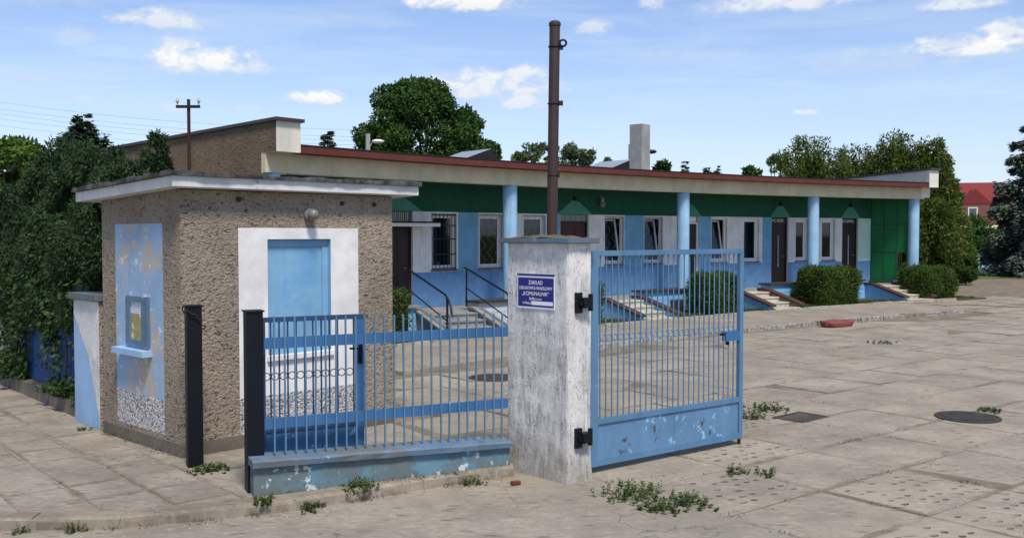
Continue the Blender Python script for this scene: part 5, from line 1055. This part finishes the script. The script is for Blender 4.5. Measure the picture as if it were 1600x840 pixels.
# --- olive evergreens past the right end
G3 = 'olive evergreens past the building end'
for i, (x, y, h, rw, n, lab) in enumerate([(13.55, 44, 6.45, 2.2, 26000, 'olive evergreen, leftmost over the roof end, with a rounded top'), (15.6, 44, 6.05, 2.0, 20000, 'olive evergreen second from left over the roof end'), (17.2, 43.5, 6.6, 2.0, 24000, 'olive evergreen with the highest ragged leaders above the end parapet'), (18.3, 42.5, 6.2, 1.6, 26000, 'olive evergreen right of the last column, reaching the ground'), (17.6, 40.5, 3.6, 1.25, 11000, 'shorter olive evergreen in front, behind the last column'), (16.2, 40.5, 4.2, 1.2, 9000, 'olive evergreen hidden behind the green screen')]):
    thuja('thuja_tree', (x, y, .1), h, rw, n, MT['yellowgreen'], lab, 100 + i, G3, .15, .2, .36, 130, spiky=18 if i < 4 else 3)
broadleaf('round_shrub', (19.3, 41.2, .1), 1.7, .75, .05, 5000, .11, MT['lightleaf'], 'low round bright green shrub at the foot of the olive evergreens', 40, 110)
broadleaf('round_shrub', (18.55, 39.6, .1), 1.25, .6, .02, 3500, .09, MT['maple'], 'dark low shrub at the yard edge right of the last hedge', 30, 111)
conifer('blue_spruce_tree', (26.4, 48, .1), 9.3, 3.9, 60000, MT['spruce'], 'blue-grey spruce with layered drooping boughs at the right edge', 120, None, 15, .25, .02, .34, base_pow=.72, jit=.16)
for i, (x, y, h, rw, lab) in enumerate([(28.3, 68, 3.5, 2.4, 'light green bush beside the red-roofed house wall, left one'), (31.9, 69, 3.7, 2.7, 'wide green bush before the red-roofed house'), (36.5, 70, 2.8, 2.4, 'green bush behind the blue spruce')]):
    broadleaf('garden_bush', (x, y, .1), h, rw, .1, 5000, .2, MT['lightleaf' if i == 0 else 'maple'], lab, 44, 130 + i, 'bushes along the far lawn')
broadleaf('garden_tree', (43.5, 98, 0), 8.2, 2.2, 2.0, 4000, .4, MT['maple'], 'distant dark tree just left of the red-roofed house', 40, 135)
# --- weeds in the joints
WD = [(1.05, 8.05, .36, 420, .20, 'largest weed patch in front of the gate, lower left part'), (1.42, 7.78, .26, 260, .15, 'weed patch before the gate panel, right of the largest one'), (1.18, 7.62, .20, 160, .09, 'low weed patch nearest the camera before the gate'), (3.2, 12.0, .30, 330, .16, 'bright green weeds behind the drain grate'), (2.86, 11.45, .15, 160, .20, 'upright weed by the outer end of the gate'), (2.75, 12.0, .18, 150, .16, 'thin weeds behind the gate end along the broken kerb'), (2.05, 8.8, .17, 90, .14, 'sparse weed sprouting right of the large patch'), (2.3, 8.75, .15, 80, .12, 'sparse weed, rightmost before the gate foot'), (-2.72, 8.62, .20, 240, .10, 'grass tuft at the foot of the post before the gatehouse'), (-1.95, 7.62, .14, 140, .08, 'grass tuft at the front corner of the low blue wall'), (-1.25, 7.98, .19, 210, .14, 'green and dry grass against the middle of the low blue wall'), (-1.62, 7.70, .15, 150, .09, 'low grass left of the dry tuft by the low blue wall'), (-.35, 8.44, .11, 120, .10, 'small leafy weed at the kerb left of the pier'), (-3.25, 7.10, .10, 90, .12, 'leafy weed at the kerb, left of the post'), (-3.95, 7.08, .07, 50, .07, 'tiny weed at the kerb at the lower left'), (-3.62, 7.07, .08, 60, .08, 'tiny weed at the kerb beside the leafy one'), (5.95, 11.95, .20, 160, .08, 'flat green weed behind the round cover at right'), (7.55, 19.5, .45, 160, .08, 'low weeds growing in a sunken patch of the yard'), (-1.7, 9.3, .2, 160, .12, 'grass inside the wicket behind the fence'), (-4.62, 10.38, .10, 90, .08, 'weed at the foot of the half white boundary pier')]
for i, (x, y, R, n, h, lab) in enumerate(WD):
    fern(x, y, .07 if inside((x, y), PAVE) else gz(y) - .005, R * .85, int(n * 3), lab, 200 + i, 'weed', .030 if R > .12 else .022, h * .9, 'weed', 'weed_clump', 'weeds in the joints')
def tufts(name, pts_, per, R, leaf, h, mat, seed):
    r = np.random.default_rng(seed); A = np.repeat(np.array(pts_), per, axis=0); n = len(A); off = r.normal(0, R, (n, 2)); P = A.copy(); P[:, :2] += off; P[:, 2] += r.uniform(0, h, n); D = np.concatenate([off / R * .6, np.ones((n, 1)) * .7], 1) + unit(n, r) * .5
    o = bpy.data.objects.new(name, leaves_mesh(name, P, D, unit(n, r) + np.array([0, 0, .5]), r.uniform(.6, 1.4, n) * leaf, r.uniform(.25, .4, n) * leaf, MT[mat])); COL.objects.link(o); return tag(o, kind='stuff')
pts_ = []
for dist, cx, cy, i, j in near:
    if dist > 22: continue
    for q in range(5 if dist < 14 else 2):
        if RND.random() < .45: continue
        f = RND.uniform(-.5, .5); a, b_ = (f, .5 * RND.choice((-1, 1))) if RND.random() < .5 else (.5 * RND.choice((-1, 1)), f)
        pts_.append((cx + e2[0] * a * SW + e1[0] * b_ * SD, cy + e2[1] * a * SW + e1[1] * b_ * SD, gz(cy) - .02))
tufts('joint_grass', pts_, 22, .04, .024, .018, 'weed', 300)
pts_ = []
for i in range(60):
    p, t_ = along(RND.uniform(1, tot)); pts_.append((p.x + t_.y * .03, p.y - t_.x * .03, -.004))
for i in range(26): s = RND.uniform(0, FL); pts_.append((F0[0] + s * FD[0] - .03 * FN[0], F0[1] + s * FD[1] - .03 * FN[1], .075))
for i in range(20): s = RND.uniform(0, 1.7); pts_.append((GC[0] + s * D1[0] + NO1[0] * .03, GC[1] + s * D1[1] + NO1[1] * .03, .075))
tufts('kerb_grass', pts_, 14, .03, .025, .02, 'dry', 301)
pts_ = [(*fac(t_, RND.uniform(2.2, 2.85)), 0) for t_ in np.linspace(-5, 19, 420)]; pts_ = [(x, y, gz(y) + .045) for x, y, _ in pts_]
tufts('bed_grass', pts_, 20, .07, .06, .03, 'weed', 302)
pts_ = [(*fac(t_, 5.72 + RND.uniform(-.1, .12)), 0) for t_ in np.linspace(3.5, 14.3, 60)]; pts_ = [(x, y, gz(y) + .01) for x, y, _ in pts_]
tufts('kerbside_grass', pts_, 12, .06, .05, .06, 'dry', 303)
# scattered pebbles and crumbs of concrete
b = MB(); r = random.Random(5)
for q in range(900):
    if q < 350: p, t_ = along(r.uniform(1.5, tot)); x, y = p.x + t_.y * abs(r.gauss(0, .18)) + .02, p.y - t_.x * abs(r.gauss(0, .18)) - .03; z = -.003
    else: x, y = r.uniform(-.5, 7), r.uniform(7.3, 14); z = .0
    if z == 0 and (inside((x, y), PAVE)): z = .085
    s = r.uniform(.004, .013) * (1.8 if r.random() < .06 else 1); a = r.uniform(0, 6.3); v = [(x + s * math.cos(a + k * 1.57) * r.uniform(.7, 1.2), y + s * math.sin(a + k * 1.57) * r.uniform(.7, 1.2), z) for k in range(4)]
    b.add(v + [(x, y, z + s * .8)], [(0, 1, 4), (1, 2, 4), (2, 3, 4), (3, 0, 4)])
tag(b.build('pebbles', concrete('pebble_stone', (.33, .30, .26), scale=3)), kind='stuff')

# ------------------------------------------------------------------ far things
def lamp(x, y, h, sx, label, col, seed, arm=.55):
    o = empty('street_lamp', (x, y, 0), 0, label, 'street lamp', 'street lamps behind the roof'); b = MB(); b.tube([(0, 0, 0), (0, 0, h)], [.16, .11], 8); local_part('pole', b, MT['grey_concrete'], o)
    b = MB(); b.tube([(0, 0, h - .8), (sx * arm * .6, 0, h - .42), (sx * arm, 0, h - .36)], .03, 6); local_part('arm', b, MT['zinc'], o)
    b = MB(); c = (sx * (arm + .15), 0, h - .36); b.ball(c, .30, 0, 12, 6, .35); local_part('lamp_head', b, MT[col], o)
lamp(-6.75, 45.5, 6.9, 1, 'concrete street lamp with white head in front of the big maple', 'pvc', 1, .32)
lamp(5.75, 47, 6.55, 1, 'street lamp whose dark head sticks out right of the chimney', 'black_iron', 2, .82)
PL = empty('power_line', (-12, 50, 5), 0, 'thin overhead wires crossing the sky at the left', 'power line')
for k_, (za, zb) in enumerate([(11.9, 8.1), (11.45, 7.7), (11.1, 7.5), (10.75, 7.25), (10.3, 6.9)]):
    b = MB(); pts_ = []
    for i in range(13): f = i / 12; pts_.append((-40 + 36 * f, 66 - 10 * f, za + (zb - za) * f - 1.1 * math.sin(math.pi * f) * .6)); 
    b.tube(pts_, .007, 4, cap=False); b.build('wire', MT['wire'], PL)
HX, HY = 53.5, 112.0
HO = empty('house', (HX, HY, 0), rad(-14), 'red-roofed brick house far behind the lawn at right', 'house')
b = MB(); b.box(-5.5, 6, -4, 4, 0, 5.6); local_part('wall', b, MT['brick'], HO)
b = MB(); e = .55; zr_ = 5.6; vs = [(-5.5 - e, -4 - e, zr_), (6 + e, -4 - e, zr_), (6 + e, 4 + e, zr_), (-5.5 - e, 4 + e, zr_), (-2.2, 0, 8.15), (3.0, 0, 8.15)]
b.add(vs, [(0, 1, 5, 4), (1, 2, 5), (2, 3, 4, 5), (3, 0, 4), (3, 2, 1, 0)]); rf = local_part('roof', b, MT['roof_red'], HO)
b = MB(); vs = [(-2.6, -5.0, 5.55), (.8, -5.0, 5.55), (-.9, -5.0, 7.2), (-2.6, -2, 5.55), (.8, -2, 5.55), (-.9, -1.4, 7.2)]; b.add(vs, [(0, 1, 2), (0, 2, 5, 3), (1, 4, 5, 2)]); local_part('roof_gable', b, MT['roof_red'], rf)
b = MB(); b.box(-2.35, .55, -4.95, -4.0, 0, 5.6); local_part('bay', b, MT['brick'], HO)
for x0 in (-1.7, 2.2, 4.2, -4.6):
    b = MB(); yy = -4.97 if x0 == -1.7 else -4.02; b.box(x0, x0 + 1.0, yy - .03, yy + .05, 3.9, 5.2); w_ = local_part('window', b, MT['pvc'], HO); b = MB(); b.box(x0 + .12, x0 + .88, yy - .045, yy - .032, 4.02, 5.08); local_part('pane', b, MT['glass'], w_)
b = MB(); b.add([(-3.4, -6.8, 2.3), (1.4, -6.8, 2.3), (1.4, -4.9, 3.2), (-3.4, -4.9, 3.2), (-3.4, -6.8, 2.2), (1.4, -6.8, 2.2), (1.4, -4.9, 3.1), (-3.4, -4.9, 3.1)], [(0, 1, 2, 3), (7, 6, 5, 4), (0, 4, 5, 1)]); local_part('porch_roof', b, MT['step_pale'], HO)
FF = empty('garden_fence', (28, 58, .1), 0, 'pale blue low fence along the far lawn', 'fence')
for i in range(46):
    b = MB(); x = 24.5 + i * .26; b.box(x, x + .16, 57.95, 58.0, .12, 1.02); b.build('plank', MT['fence_far'], FF)
b = MB(); b.box(24.4, 36.6, 58.01, 58.06, .3, .38); b.box(24.4, 36.6, 58.01, 58.06, .75, .83); b.build('rail', MT['fence_far'], FF)
FH = empty('far_hedge', (33, 76, 0), 0, 'long green hedge behind the far lawn', 'hedge'); r = np.random.default_rng(400); n = 12000; P = np.stack([r.uniform(-9, 12, n), r.uniform(-1, 1, n), r.uniform(0, 1, n) ** .7 * 2.4], 1); P[:, 2] += .25 * np.sin(P[:, 0] * 1.7); u = unit(n, r)
obj_mesh('foliage', leaves_mesh('foliage', P, u, unit(n, r), r.uniform(.2, .4, n), r.uniform(.15, .3, n), MT['lightleaf']), FH)
TL = empty('far_tree_line', (0, 0, 0)); bpy.data.objects.remove(TL)
r = np.random.default_rng(410); n = 26000; a = r.uniform(-1.0, 1.35, n); R = r.uniform(150, 180, n); hh = (4.2 + 2.2 * np.sin(a * 9) * np.sin(a * 23 + 1) + 1.0 * np.sin(a * 61)) * .8
P = np.stack([R * np.sin(a), R * np.cos(a), r.uniform(0, 1, n) ** .6 * hh], 1); u = unit(n, r)
o = bpy.data.objects.new('far_wood', leaves_mesh('far_wood', P, u, unit(n, r), r.uniform(.6, 1.4, n), r.uniform(.6, 1.2, n), MT['maple'])); COL.objects.link(o); tag(o, kind='stuff')
